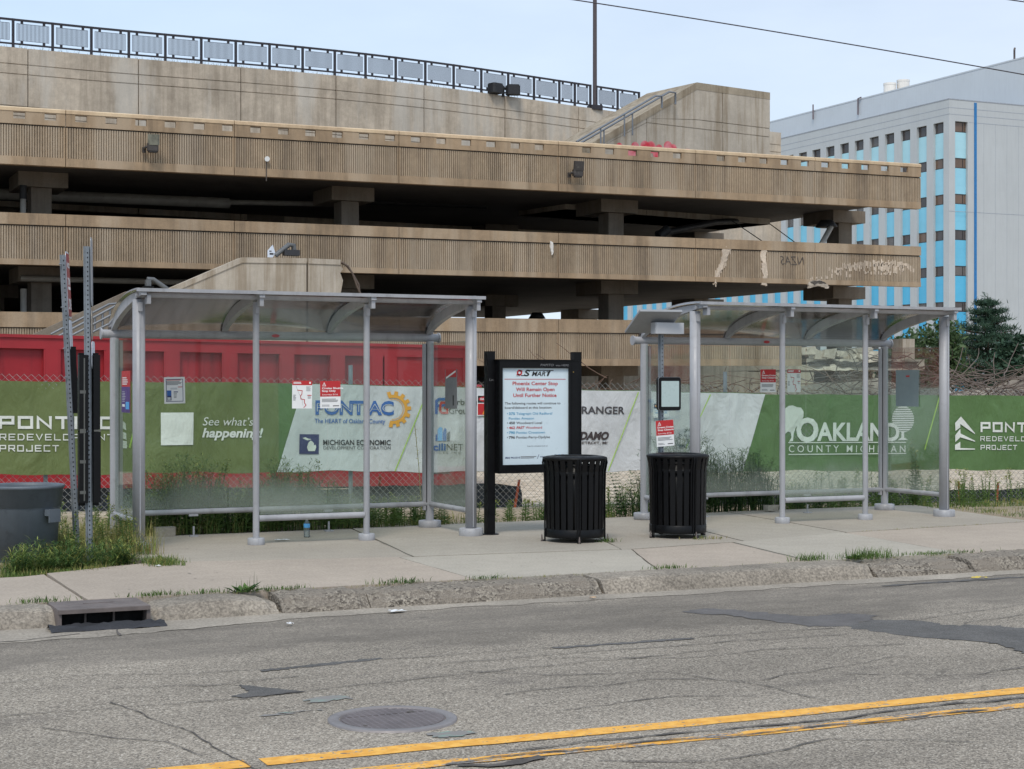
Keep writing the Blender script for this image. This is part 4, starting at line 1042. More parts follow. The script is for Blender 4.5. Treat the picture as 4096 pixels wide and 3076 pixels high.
# safety signs wired to the fence
def safety(x0, x1, z0, z1, label, kind):
    y = fy((x0+x1)/2)-.07
    o = empty('danger_sign', (x0, y, z0), label, 'sign'); b = MB(); b.box(x0, x1, y, y+.003, z0, z1); wpart(b, 'plate', INK['white'], o)
    put = lambda off: (lambda x, z: (x, y-off, z)); w, h = x1-x0, z1-z0
    b = MB(); rect(b, x0+.01, x1-.01, z1-h*.38, z1-.01, put(.0015)); wpart(b, 'print', INK['black'], o)
    b = MB(); disc(b, (x0+x1)/2, z1-h*.2, w*.42, put(.003), 0, 24, h*.13)
    if kind: rect(b, x0+.01, x1-.01, z0+.01, z1-h*.42, put(.0015))
    wpart(b, 'print', INK['red'] if kind else INK['orange'], o)
    b = MB(); text(b, 'DANGER', x0+w*.18, x1-w*.18, z1-h*.24, z1-h*.15, put(.0045), 0, .03)
    wpart(b, 'print', INK['white'] if kind else INK['black'], o)
    b = MB()
    if kind:
        polyface(b, [(x0+w*.3, z0+h*.06), (x1-w*.1, z0+h*.06), (x1-w*.1, z0+h*.3), (x0+w*.42, z0+h*.3)], put(.003)); wpart(b, 'print', INK['orange'], o)
    else:
        for i, s_ in enumerate(('AUTHORIZED', 'PERSONNEL', 'ONLY')): text(b, s_, x0+w*(.1 if i < 2 else .3), x1-w*(.1 if i < 2 else .3), z1-h*(.55+.17*i), z1-h*(.45+.17*i), put(.0015), 0, .01)
        wpart(b, 'print', INK['sky'], o)
safety(9.46, 9.724, 1.209, 1.502, 'red black and white danger sign beside the left post of the notice board', 1)
safety(12.152, 12.418, 1.162, 1.38, 'white danger sign with blue wording behind the arrival display', 0)

# ------------------------------------------------------------------ silt fence, stakes
M_silt = plain('silt_fabric', (58, 62, 66), .75, .3, 4, bump=.6, grime=((128, 124, 110), .4))
M_stake = plain('orange_stake', (204, 92, 56), .6, .15)
def silt(x0, x1, off, zt, label, u0=0):
    o = empty('silt_fence', (x0, fy(x0)+off, 0), label, 'silt fence', 'black silt fences along the foot of the wire fence')
    b = MB(); n = int((x1-x0)/.08)
    b.grid(lambda u, v: ((x0+(x1-x0)*u), fy(x0+(x1-x0)*u)+off+.05*fnoise(u*(x1-x0), v, u0, 1.3)+.09*(1-v)**2*-1+.03*fnoise(u*(x1-x0), v*2, 2, 5), -.1+fsl(x0+(x1-x0)*u)+(zt+.12)*v+.05*v*fnoise(u*(x1-x0), 3, u0, .9)+.02*v*fnoise(u*(x1-x0), 3, u0, 6)), frange(0, 1, n), frange(0, 1, 10))
    wpart(b, 'fabric', M_silt, o); return o
s1 = silt(-2.5, 10.392, .55, .25, 'black silt fence sagging behind the left shelter and notice board')
s2 = silt(13.083, 26., .5, .14, 'black silt fence on the right behind the weeds, by the broken slab', 5)
b = MB(); x = 4.807
text(b, '.com', x-.85, x-.55, .08, .15, lambda x, z: (x, fy(x)+.42-.05, z)); wpart(b, 'lettering', INK['silver'], s1)
for i, (u, v0_, v1_, ln, off) in enumerate(((845, 1055, 1020, .04, .6), (1040, 1062, 1040, .05, .4), (1130, 1080, 1052, .06, .4), (2105, 1052, 1036, -.02, .35), (2185, 1055, 1040, .03, .35))):
    x = {0: 8.245, 1: 9.559, 2: 10.224, 3: 17.672, 4: 18.354}[i]
    b = MB(); h = (.42, .34, .36, .30, .28)[i]; z = fsl(x)-.1
    b.box(-.018, .018, -.006, .006, 0, h+.1); b.v = [(a+ln*3*c, d, c) for a, d, c in b.v]
    o = b.build('stake', M_stake); o.location = (x, fy(x)+off, z)
    tag(o, ('orange stake under the middle banner, by the end post of the left shelter', 'orange stake standing close behind the left post of the notice board', 'leaning orange stake between the notice board and the black bin', 'orange stake at the foot of the right banner, nearest the shelter', 'rightmost orange stake at the foot of the right banner')[i], 'stake', 'orange stakes by the fence')

# ------------------------------------------------------------------ red roll-off container
M_redp = plain('red_container_paint', (152, 28, 38), .5, .12, 1.2, .04, bump=.12, streak=.4, grime=((104, 44, 42), .6), bscale=14)
M_redd = plain('red_container_frame', (150, 32, 40), .5, .12, 1.5, bump=.12, grime=((128, 46, 46), .4), bscale=14)
YC = 27.; XR, ZT, ZB = 11.72, 2.33, -.12
ct = empty('waste_container', (XR, YC, -.2), 'long red steel waste container with ribbed side parked behind the fence', 'waste container')
TH = radians(.8)    # dips a little to the right
def cpart(b, name, m):
    b.v = [(XR+(x)*cos(TH), y, z-(x)*sin(TH)) for x, y, z in b.v]; return wpart(b, name, m, ct)
b = MB(); b.box(-9.5, -.02, YC+.085, YC+2.3, ZB+.45, ZT-.06); cpart(b, 'body', M_redp)
b = MB(); b.box(-9.5, 0, YC-.02, YC+.14, ZT-.22, ZT, 0, None, 0); b.box(-9.5, 0, YC+2.2, YC+2.36, ZT-.15, ZT); b.box(-9.5, 0, YC-.05, YC-.02, ZT-.05, ZT-.0); cpart(b, 'top_rail', M_redd)
b = MB(); b.box(-9.5, 0, YC-.02, YC+.14, ZB+.0, ZB+.62); b.box(-9.5, .0, YC-.05, YC-.02, ZB+.0, ZB+.22); b.box(-.9, -.45, YC-.06, YC-.03, ZB+.2, ZB+.45, 1); cpart(b, 'bottom_rail', [M_redd, M_crack])
b = MB(); b.box(-9.4, -.1, YC+.16, YC+2.1, ZB-.16, ZB+.3); cpart(b, 'under_frame', M_blk)
ribs = [-9.2+i*.87 for i in range(9)]
for i, u in enumerate((-110, -22, 57, 157, 242, 340, 440, 540, 625, 712, 797, 920)):
    u = u
RX = [-8.323, -7.247, -6.303, -5.337, -4.374, -3.397, -2.498, -1.787]
for x in [-9.1, -8.3]+RX+[-1.55]:
    b = MB(); b.box(x-.13, x+.13, YC-.015, YC+.125, ZB+.62, ZT-.22)
    b.box(x-.10, x+.10, YC-.022, YC-.015, ZB+.62, ZT-.22); cpart(b, 'rib', M_redd)
b = MB(); b.box(-.18, .0, YC-.03, YC+.14, ZB+.05, ZT-.02); b.box(-.0, .05, YC-.03, YC+2.3, ZB+.05, ZT-.05); b.box(-1.42, -.18, YC+.02, YC+.12, ZB+.62, ZT-.22); cpart(b, 'tailgate', M_redd)
b = MB(); b.box(.05, .16, YC-.05, YC+.12, 1.42, 1.62); b.box(-.06, .10, YC-.08, YC-.03, 1.32, 1.42); b.tube([(.1, YC-.02, 1.0), (.1, YC-.02, 1.5)], .035, 8); b.tube([(.02, YC-.06, 1.6), (.14, YC-.06, 1.6)], .05, 10); cpart(b, 'latch', M_redd)
for x in (-8.9, -1.0):
    b = MB(); b.tube([(x, YC+.2, ZB-.0), (x, YC+.55, ZB-.0)], .16, 16); cpart(b, 'roller', M_crack)

# ------------------------------------------------------------------ parking structure
M_con = concrete('parapet_concrete', (157, 135, 110), .38, .16, (84, 74, 64), (178, 160, 138))
M_rib = concrete('ribbed_concrete', (162, 144, 122), .42, .16, (88, 80, 74), (178, 164, 146))
M_grey = concrete('grey_concrete', (128, 119, 108), .4, .16, (104, 90, 74))  # base darkened to carry the shade on columns and caps
M_soff = concrete('shaded_soffit_concrete', (104, 99, 95), .2, .15, (88, 80, 74))  # deck undersides: shade put into the colour, darker and greyer
M_dark = plain('shaded_interior_concrete', (52, 52, 54), .9, .2, 1)  # near-black colour stands for the gloom deep inside the deck
M_plaza = concrete('plaza_concrete', (188, 174, 156), .38, .2, (116, 102, 86), (196, 190, 180))
M_tower_ = concrete('old_wall_concrete', (168, 158, 142), .5, .15, (104, 90, 74))
M_scar = concrete('scarred_concrete', (200, 184, 166), .3, .25, (132, 116, 100), aggr=.25, bump=.7)
M_brk = concrete('broken_concrete', (184, 172, 158), .1, .3, (120, 110, 100), aggr=.2, bump=.6)
YG = 54.
pg = empty('parking_structure', (7.354, YG, 0), 'derelict tan concrete parking deck with ribbed parapets behind the red container', 'parking structure')
def ribs_band(mb, x0, x1, z0, z1, y, mi, pitch=.078, dep=.05):
    vs = []; n = int((x1-x0)/pitch); xs = []
    for i in range(n):
        a = x0+(x1-x0)*i/n; p = (x1-x0)/n
        xs += [(a, y+dep), (a+p*.22, y+dep), (a+p*.34, y), (a+p*.88, y)]
    xs.append((x1, y+dep)); m = len(xs)
    mb.add([(x, yy, z0) for x, yy in xs]+[(x, yy, z1) for x, yy in xs], [(i, i+1, m+i+1, m+i) for i in range(m-1)], mi)
def holed(mb, x0, x1, z0, z1, holes, hz0, hz1, y0, y1, mi):
    """upright slab with a row of small openings"""
    xs = [x0]+[q for h in holes for q in h]+[x1]; zs = [z0, hz0, hz1, z1]
    for y, fl in ((y0, 0), (y1, 1)):
        for i in range(len(xs)-1):
            for j in range(3):
                if j == 1 and i % 2 == 1: continue
                q = [(xs[i], y, zs[j]), (xs[i+1], y, zs[j]), (xs[i+1], y, zs[j+1]), (xs[i], y, zs[j+1])]
                mb.add(q, [(0, 1, 2, 3) if not fl else (3, 2, 1, 0)], mi)
    for a, c in holes:
        mb.add([(a, y0, hz0), (c, y0, hz0), (c, y1, hz0), (a, y1, hz0), (a, y0, hz1), (c, y0, hz1), (c, y1, hz1), (a, y1, hz1)], [(0, 3, 2, 1), (4, 5, 6, 7), (0, 4, 7, 3), (1, 2, 6, 5)], mi)
    mb.add([(x0, y0, z0), (x1, y0, z0), (x1, y1, z0), (x0, y1, z0), (x0, y0, z1), (x1, y0, z1), (x1, y1, z1), (x0, y1, z1)], [(0, 3, 2, 1), (0, 4, 7, 3), (1, 2, 6, 5)], mi)
rise = lambda x: .0045*(x-7.35)            # the decks climb very slightly to the right
hole_x = [-1.601, -0.647, 0.308, 1.263, 2.217, 3.171, 4.126, 5.08, 6.035, 6.989, 7.944, 8.899, 9.853, 10.808, 11.762, 12.716, 13.671, 14.625, 15.58, 16.535, 17.489, 18.444, 19.398, 20.352, 21.307, 22.262, 23.216, 24.171, 25.125, 26.079, 27.034, 27.988, 28.943, 29.898, 30.852, 31.806, 32.761, 33.715, 34.67, 35.625, 36.579, 37.534, 38.488, 39.443, 40.397, 41.352, 42.306, 43.261]
jx = [-4.0, 3.5, 9.37, 14.85, 20.68, 26.84, 32.6, 38.0, 43.15]
def level(zs, kind, xs, endx=None):
    zb, zlb, zg, zgt, zt = zs      # foot, foot of ribs, head of ribs, foot of the cap band, top
    for a, c in zip(xs, xs[1:]):
        x0, x1 = a+.012, c-.012
        b = MB(); dz = rise((a+c)/2)
        ZZ = [z for z in (zb, zlb, zg, zgt, zt)]
        b.box(x0, x1, YG, YG+.30, ZZ[0], ZZ[1]-.0, 0); ribs_band(b, x0, x1, ZZ[1], ZZ[2], YG+.03, 1)
        b.box(x0, x1, YG+.081, YG+.28, ZZ[1], ZZ[2], 1); b.box(x0, x1, YG+.09, YG+.29, ZZ[2], ZZ[3], 2)
        b.box(x0, x0+.03, YG+.02, YG+.081, ZZ[1], ZZ[2], 0); b.box(x1-.03, x1, YG+.02, YG+.081, ZZ[1], ZZ[2], 0)
        if kind == 'holes':
            hs = [(h-.185, h+.185) for h in hole_x if x0+.2 < h < x1-.2]
            holed(b, x0, x1, ZZ[3], ZZ[4]-.14, hs, 10.0, 10.21, YG, YG+.10, 0)
            vs = []
            for x in (x0, x1):
                for y, z in ((YG-.02, ZZ[4]-.14), (YG-.02, ZZ[4]-.04), (YG+.06, ZZ[4]), (YG+.34, ZZ[4]), (YG+.38, ZZ[4]-.04), (YG+.38, ZZ[4]-.14)): vs.append((x, y, z))
            b.add(vs, [(0, 6, 7, 1), (1, 7, 8, 2), (2, 8, 9, 3), (3, 9, 10, 4), (4, 10, 11, 5), (0, 5, 11, 6), (0, 1, 2, 3, 4, 5), (11, 10, 9, 8, 7, 6)], 3)
        else:
            b.box(x0, x1, YG-.01, YG+.34, ZZ[3], ZZ[4], 0)
        b.v = [(x, y, z+rise(x)) for x, y, z in b.v]
        wpart(b, 'parapet_panel', [M_con, M_rib, M_crack, M_cap], pg)
M_cap = concrete('coping_concrete', (196, 172, 142), .2, .16, (120, 100, 80), (214, 192, 160))
level((8.56, 8.82, 9.80, 9.84, 10.38), 'holes', jx)
level((5.42, 5.60, 6.64, 6.68, 7.04), 'plain', jx)
level((2.24, 2.49, 3.42, 3.45, 3.93), 'plain', [-4, 3.5, 9.37, 14.85, 20.68, 26.84, 32.6, 37.4])
# decks
XE = 41.6
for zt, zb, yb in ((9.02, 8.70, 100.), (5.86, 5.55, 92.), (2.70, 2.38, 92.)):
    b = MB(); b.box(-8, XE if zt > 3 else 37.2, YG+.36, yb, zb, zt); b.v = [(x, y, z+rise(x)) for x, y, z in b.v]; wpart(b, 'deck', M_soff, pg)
# interior walls that close the view towards the left
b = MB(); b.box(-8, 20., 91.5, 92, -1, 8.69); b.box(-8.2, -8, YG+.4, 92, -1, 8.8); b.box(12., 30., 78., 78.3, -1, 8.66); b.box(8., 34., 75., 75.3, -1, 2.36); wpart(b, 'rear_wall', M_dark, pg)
cols = [-2., 8.77+.0, 19.62, 30.5, 41.3]
def column(x, y, z0, z1, cap=True, w=.66):
    b = MB(); b.box(x, x+w, y, y+.85, z0, z1-.5); c = wpart(b, 'column', M_grey, pg)
    if cap:
        b = MB(); b.box(x-.45, x+w+.5, y-.25, y+1.9, z1-.5, z1-.003); wpart(b, 'column_cap', M_grey, pg)
for x in cols:
    for y in (57., 68., 80.):
        for z0, z1 in ((5.87, 8.70), (2.71, 5.55), (-.6, 2.38)):
            if x > 38 and z0 < 2 : continue
            column(x, y, z0+rise(x), z1+rise(x), y < 70 or x > 20)
rw = empty('retaining_wall', (24., 76., -1), 'pale concrete retaining wall beyond the low deck, seen under the parapet', 'wall')
b = MB(); b.box(24., 62., 76., 76.4, -1, 3.3); b.box(23.9, 62., 75.9, 76.5, 3.3, 3.5); wpart(b, 'wall_panel', M_tower_, rw)
# pipes under the decks
M_pvc = plain('pale_pipe', (150, 146, 138), .5, .15, 3, grime=((96, 90, 84), .5)); M_pipe = plain('black_pipe', (30, 30, 32), .6, .1)
def pipe(pts, r, m, nm='pipe'): b = MB(); b.tube(pts, r, 10); wpart(b, nm, m, pg)
pipe([(8.429, 56.5, 6.9), (8.429, 56.5, 7.75)], .1, M_pvc); pipe([(8.429, 56.5, 7.75), (8.429, 56.5, 8.2)], .12, M_pipe)
pipe([(8.444, 56.5, 3.8), (8.444, 56.5, 4.8)], .11, M_pvc); pipe([(8.356, 56.6, 5.143), (15.434, 56.6, 5.156)], .1, M_pvc)
pipe([(-6, 60, 8.186), (13.488, 60, 8.305), (16.303, 60, 8.316)], .2, M_pvc)
pipe([(16.303, 60, 8.35), (20.417, 60, 8.469)], .1, M_pvc)
pipe([(21.792, 61, 8.719), (27.086, 61, 8.778)], .1, M_pipe)
pipe([(32.955, 57.5, 7.62), (37.182, 60, 8.472), (41.044, 62, 8.929)], .13, M_pipe)
pipe([(32.955, 57.4, 7.5), (33.378, 57.4, 7.82)], .2, M_pipe)
pipe([(40.923, 62, 8.924), (39.766, 57.5, 7.343)], .02, M_pipe, 'cable'); pipe([(36.715, 58, 8.352), (37.845, 57, 7.295)], .02, M_pipe, 'cable')
pipe([(40.193, 56, 8.054), (38.964, 55, 7.146)], .11, M_pvc)
b = MB(); b.lathe([(.001, .25), (.25, .25), (.45, 0), (.44, -.04), (.001, -.02)], 40.18, 56.3, 18); b.v = [(x, y, z+8.098) for x, y, z in b.v]; wpart(b, 'ceiling_lamp', M_pipe, pg)
b = MB(); b.lathe([(.001, .25), (.2, .25), (.36, 0), (.001, -.02)], 29.829, 62, 14); b.v = [(x, y, z+4.373) for x, y, z in b.v]; wpart(b, 'ceiling_lamp', M_pipe, pg)
# scars on the middle parapet
def scar(pts, m=M_scar, y=YG+.030, jag=.07, name='scar', parent=pg):
    q = []
    for i, p_ in enumerate(pts):
        a, c = Vector(p_), Vector(pts[(i+1) % len(pts)])
        for t in range(5): v = a.lerp(c, t/5); q.append((v.x+R.uniform(-jag, jag), v.y+R.uniform(-jag, jag)))
    from mathutils.geometry import tessellate_polygon
    tr = tessellate_polygon([[Vector((x, z, 0)) for x, z in q]]); n = len(q)
    b = MB(); b.add([(x, y-.028+.02*fnoise(x, z, 0, 9), z) for x, z in q]+[(x, y+.05, z) for x, z in q], [tuple(t) for t in tr]+[(i, (i+1) % n, (i+1) % n+n, i+n) for i in range(n)])
    wpart(b, name, m, parent)
scar([(33.894, 7.105), (34.307, 7.12), (34.183, 6.869), (34.08, 6.619), (33.812, 6.189), (33.607, 5.691), (33.484, 5.443), (33.382, 5.458), (33.525, 5.829), (33.689, 6.29), (33.812, 6.663)])
scar([(35.474, 7.091), (35.853, 7.104), (35.748, 6.816), (35.769, 6.461), (35.769, 5.465), (35.537, 5.459), (35.6, 6.189), (35.537, 6.72)])
def scrape(curve, h, seed, dens=.8, m=M_scar):
    """plaster dust and scraped paint left on the crests of the ribs"""
    rr = random.Random(seed); b = MB()
    for (xa_, za_), (xb2, zb2) in zip(curve, curve[1:]):
        n = max(1, int((xb2-xa_)/.066))
        for i in range(n):
            if rr.random() > dens: continue
            t = (i+.5)/n; x = xa_+(xb2-xa_)*t; z = za_+(zb2-za_)*t; hh = h*rr.uniform(.3, 1.2); z += rr.uniform(-.3, .3)*h
            w = rr.uniform(.016, .032); b.box(x-w, x+w, YG+.022, YG+.032, z-hh, z+hh)
    wpart(b, 'scrape', m, pg)
scrape([(38.999, 6.054), (39.44, 6.322), (39.862, 6.335), (40.644, 6.431), (41.775, 6.503), (42.507, 6.414), (42.83, 6.163)], .13, 1, .92)
scrape([(39.352, 6.21), (39.973, 6.265), (41.094, 6.316), (42.461, 6.264)], .16, 2, .6)
scrape([(40.375, 6.093), (41.094, 6.077), (41.661, 6.074)], .07, 3, .8)
scrape([(39.198, 5.987), (38.43, 5.821), (37.777, 5.768)][::-1], .08, 4, .4)
scrape([(38.212, 6.267), (38.867, 6.105), (39.751, 5.93)], .1, 5, .3)
scrape([(33.463, 5.6), (33.771, 6.135), (34.183, 6.763)], .3, 6, .9)
scar([(26.499, 6.82), (26.611, 6.791), (26.63, 6.423), (26.574, 6.305), (26.518, 6.503)], printed('bird_lime', (214, 208, 200)), YG-.005, .015)
scar([(37.648, 5.584), (37.821, 5.697), (38.212, 5.743), (38.43, 5.622), (38.648, 5.501), (38.604, 5.391), (38.103, 5.505), (37.669, 5.369)], M_brk, YG-.012, .03)
scar([(37.777, 5.641), (38.255, 5.708), (38.473, 5.587), (38.212, 5.598), (37.907, 5.555)], M_crack, YG-.03, .03)
b = MB(); x0, x1, z0, z1 = 36.404, 37.518, 6.284, 6.624
text(b, 'NZAS', x1, x0, z0, z1, lambda x, z: (x, YG+.02, z), 0, -.01, .2); wpart(b, 'graffiti', M_crack, pg)

# floodlights clamped to the top parapet
M_lamp = plain('floodlight_housing', (62, 57, 55), .6, .15, 4, grime=((140, 136, 120), .4)); M_lens = plain('clouded_lens', (116, 116, 104), .35, .3, 6)
def flood(u, x, z, lens, label):
    o = empty('floodlight', (x, YG-.12, z), label, 'floodlight', 'floodlights on the ribbed parapet')
    b = MB(); M = Matrix.Rotation(radians(-8), 4, 'Z'); b.box(-.18, .18, -.34, -.1, -.24, .0, 0, M, .04); b.box(-.13, .14, -.31, -.13, -.29, -.22, 0, M); b.build('housing', M_lamp, o)
    b = MB(); b.box(-.16, .20, -.36, -.12, .0, .34, 0, M @ Matrix.Rotation(radians(10), 4, 'X'), .05); b.build('lens', M_lens if lens else M_lamp, o)
    b = MB(); b.tube([(-.26, .05, -.18), (-.25, -.2, -.12), (-.14, -.2, -.10)], .04, 8); b.box(-.32, -.2, -.02, .04, -.28, -.1); b.build('bracket', M_lamp, o)
flood(322, 12.094, 9.421, 1, 'floodlight with cloudy lens on the upper parapet, left of the small white camera')
flood(1245, 27.484, 9.421, 0, 'dark brown floodlight on the upper parapet, near the middle of the deck')
for u, z, x in ((577, 9.196, 15.939),):
    o = empty('camera_dome', (x, YG, z), 'tiny white security camera with a cable on the upper parapet', 'camera'); b = MB(); b.tube([(0, .0, 0), (0, -.12, -.02)], [.05, .09], 10); b.build('body', INK['white'], o); b = MB(); b.tube([(0, -.012, -.05), (0, -.012, -.75)], .018, 6); b.build('conduit', M_crack, o)
for k, (x, z) in enumerate((11.921, 8.488, 21.902, 8.148)) if 0 else ((0, (16.097, 8.5)),):
    pass

# ------------------------------------------------------------------ plaza wall behind the deck, its railing, stair block, lamp
wd = Vector((30.523, 4.251, 0)).normalized()
wo = Vector((9.035, 66.34, 0)); wn = Vector((wd.y, -wd.x, 0))       # towards the viewer
WA = math.atan2(wd.y, wd.x)
Mw = Matrix.Translation(wo) @ Matrix.Rotation(WA, 4, 'Z')    # local x along the wall, -y towards the viewer
LW = 30.818
ztop = lambda s: 14.55+.42*math.exp(-((s-17)/13)**2) if s > 4 else 14.55+.42*math.exp(-(13/13)**2)+(s-4)*.014
pw_ = empty('plaza_wall', tuple(wo), 'long weathered grey concrete wall above the parking deck, topped by the metal railing', 'wall'); pw_.rotation_euler = (0, 0, WA)
sj = [-14, -3.2]+[1.08, 5.53, 9.96, 14.37, 18.73, 23.0, 27.13]+[LW+1.5, LW+9]
for a, c in zip(sj, sj[1:]):
    b = MB(); n = 6; g_ = [(ztop, -.0), (lambda s: ztop(s)-.62, 0), (lambda s: ztop(s)-.66, 0), (lambda s: ztop(s)-1.0, 0), (lambda s: ztop(s)-1.04, 0), (lambda s: 12.42, 0), (lambda s: 12.38, 0), (lambda s: 12.05, 0), (lambda s: 12.01, 0), (lambda s: 8.5, 0)]
    for i in range(len(g_)-1):
        y = .035 if i in (1, 3, 5, 7) else 0.
        if i in (1, 3, 5, 7):
            pass
        for k in range(n):
            s0, s1 = a+.02+(c-a-.04)*k/n, a+.02+(c-a-.04)*(k+1)/n
            zt0_, zt1_ = g_[i][0](s0), g_[i][0](s1); zb0_, zb1_ = g_[i+1][0](s0), g_[i+1][0](s1)
            b.add([(s0, y, zb0_), (s1, y, zb1_), (s1, y, zt1_), (s0, y, zt0_), (s0, .4, zb0_), (s1, .4, zb1_), (s1, .4, zt1_), (s0, .4, zt0_)], [(0, 1, 2, 3), (7, 6, 5, 4), (3, 2, 6, 7), (0, 4, 5, 1)]+([(0, 3, 7, 4)] if k == 0 else [])+([(1, 5, 6, 2)] if k == n-1 else []), 0)
    b.build('wall_panel', M_plaza, pw_)
M_infill = plain('infill_steel', (86, 88, 96), .5, .1)
M_rail = plain('railing_bronze', (44, 40, 46), .5, .1)
M_mesh = None
rl = empty('railing', tuple(wo), 'dark metal railing with perforated infill panels along the top of the plaza wall', 'railing'); rl.rotation_euler = (0, 0, WA)
ps = [-12.4, -10.4, -8.3, -6.2, -4.1, -1.95]+[0.546, 2.089, 3.64, 5.179, 6.717, 8.267, 9.792, 11.324, 12.857, 14.382, 15.876, 17.375, 18.876, 20.346, 21.812, 23.267, 24.69, 26.116, 27.002, 27.901, 28.253, 29.51, 30.789]
def ip(s): return ztop(s)
for i, s0 in enumerate(ps):
    z = ip(s0); b = MB(); b.box(s0-.045, s0+.045, .10, .19, z-.02, z+1.14); b.build('post', M_rail, rl)
for i, (s0, s1) in enumerate(zip(ps, ps[1:])):
    if 1.0*abs(s1-s0) < .1 or i == len(ps)-4: continue
    z0, z1 = ip(s0), ip(s1); zz = lambda s: z0+(z1-z0)*(s-s0)/(s1-s0)
    for nm, h0, h1, t0_, t1_ in (('top_rail', 1.06, 1.14, .97, 1.06), ('bottom_rail', .14, .20, .20, .30)):
        b = MB()
        b.add([(s, y, zz(s)+h) for s in (s0+.046, s1-.046) for y in (.11, .18) for h in (h0, h1)], [(0, 4, 5, 1), (2, 3, 7, 6), (1, 5, 7, 3), (0, 2, 6, 4)])
        for f in (.22, .78):
            s = s0+(s1-s0)*f; b.box(s-.05, s+.05, .125, .165, zz(s)+t0_, zz(s)+t1_)
        b.build(nm, M_rail, rl)
    # infill: a sheet of fine upright bars with two rows of cross ties
    b = MB(); a, c = s0+.15, s1-.15; n = max(8, int((c-a)/.05))
    for k in range(n+1):
        s = a+(c-a)*k/n; b.box(s-.0125, s+.0125, .14, .152, zz(s)+.30, zz(s)+.97)
    for h in (.30, .955):
        b.add([(s, y, zz(s)+hh) for s in (a, c) for y in (.136, .156) for hh in (h, h+.012)], [(0, 4, 5, 1), (2, 3, 7, 6), (1, 5, 7, 3), (0, 2, 6, 4)])
    b.build('infill_panel', M_infill, rl)
# lamp post on the plaza
lx, ly, lz = 36.947, 70.433, 14.713
lp = empty('lamp_post', (lx, ly, lz), 'tall dark brown lamp post rising out of the picture from the plaza railing', 'lamp post')
b = MB(); b.tube([(0, 0, 0), (0, 0, 11)], [.105, .09], 12); b.build('pole', plain('brown_pole', (78, 68, 70), .5, .08), lp)
b = MB(); b.box(-.3, .3, -.3, .3, .0, .22, 0, None, .06); b.build('base', M_rail, lp)
b = MB(); b.box(-.9, .9, -.2, .2, 11, 11.25, 0, None, .05); b.build('lamp_head', M_rail, lp)
fx_, fy_, fz_ = 31.698, 69.454, 14.915
tf = empty('twin_floodlight', (fx_, fy_, fz_-1.2), 'pair of dark floodlights on a short pole in front of the plaza railing', 'floodlight')
b = MB(); b.tube([(0, 0, 1.12), (0, 0, 1.6)], .07, 8); b.tube([(-.3, 0, 1.5), (.3, 0, 1.5)], .06, 8); b.build('pole', M_pipe, tf)
for sx in (-1, 1):
    b = MB(); M = Matrix.Translation((sx*.44, -.1, 1.42)) @ Matrix.Rotation(radians(-18*sx), 4, 'Z'); b.box(-.32, .32, -.26, .26, -.2, .2, 0, M, .08); b.box(-.28, .28, -.23, .23, .2, .25, 0, M, .06); b.build('lamp_head', M_pipe, tf)

# stair block
so_ = Vector((31.216, 59.309, 0)); se_ = Vector((40.594, 61.032, 0))
sa = math.atan2(se_.y-so_.y, se_.x-so_.x); SL = (se_-so_).length
st = empty('stair_block', tuple(so_), 'pale grey concrete stair block with sloping top rising above the right of the deck', 'stair block'); st.rotation_euler = (0, 0, sa)
spk = 5.311
zA, zB, zC = 11.476, 14.338, 14.337
edges = [-1.6, 2.585, 6.775, SL]
ztp = lambda s: zA+(zB-zA)*s/spk if s < spk else zB+(zC-zB)*(s-spk)/(SL-spk)
M_coping = concrete('stair_coping', (160, 148, 130), .6, .15, (110, 94, 74)); M_tower = concrete('stair_concrete', (182, 172, 158), .6, .12, (126, 108, 84)); 
for a, c in zip(edges, edges[1:]):
    xs = sorted({a+.015, c-(.015 if c < SL else 0)} | ({spk} if a < spk < c else set()))
    b = MB(); zl = 8.6
    for z0f, z1f in ((lambda s: zl, lambda s: min(ztp(s)-.3, 12.38)), (lambda s: min(12.42, ztp(s)-.3), lambda s: min(12.75, ztp(s)-.3)), (lambda s: min(12.79, ztp(s)-.3), lambda s: ztp(s)-.3)):
        pts = [(x, z0f(x)) for x in xs]+[(x, z1f(x)) for x in reversed(xs)]
        if max(q[1] for q in pts)-min(q[1] for q in pts) < .02: continue
        pts = [q for i, q in enumerate(pts) if i == 0 or (abs(q[0]-pts[i-1][0])+abs(q[1]-pts[i-1][1])) > .01]
        if len(pts) > 2: b.plate(pts, 0, 3.2)
    pts = [(x, zl) for x in xs]+[(x, ztp(x)-.32) for x in reversed(xs)]; b.plate(pts, .03, 3.15)
    b.build('wall_panel', M_tower, st)
pts = [(x, ztp(x)-.3) for x in (-1.6, spk, SL)]+[(x, ztp(x)) for x in (SL, spk, -1.6)]
b = MB(); b.plate(pts, -.012, 3.25); b.build('coping', M_coping, st)
def spray():
    n = NT('red_spray'); w = n.ramp(n.noise(2.2, 5), .3, .62); return n.done(n.mix(w, lin((206, 46, 62)), lin((214, 130, 136))), .7)
M_spray = spray(); b = MB(); gp = Matrix.Rotation(0, 4, 'Z')
for u, z, r in ((1.15, 11.39, 0.2), (1.97, 11.45, 0.25), (2.49, 11.5, 0.3), (2.81, 11.51, 0.3), (3.25, 11.45, 0.25), (3.73, 11.6, 0.28), (4.03, 11.57, 0.2), (1.31, 11.04, 0.5), (2.46, 11.13, 0.4), (4.82, 11.19, 0.5), (3.66, 11.13, 0.3), (3.15, 11.29, 0.3), (1.8, 11.21, 0.3)):
    disc(b, u, z-.1, r*.85, lambda x, z: (x, -.006+.0003*(x*7 % 3), z), 0, 14)
b.build('graffiti', M_spray, st)
hr = empty('stair_handrail', tuple(so_), 'pair of grey pipe handrails climbing beside the stair block', 'handrail'); hr.rotation_euler = (0, 0, sa)
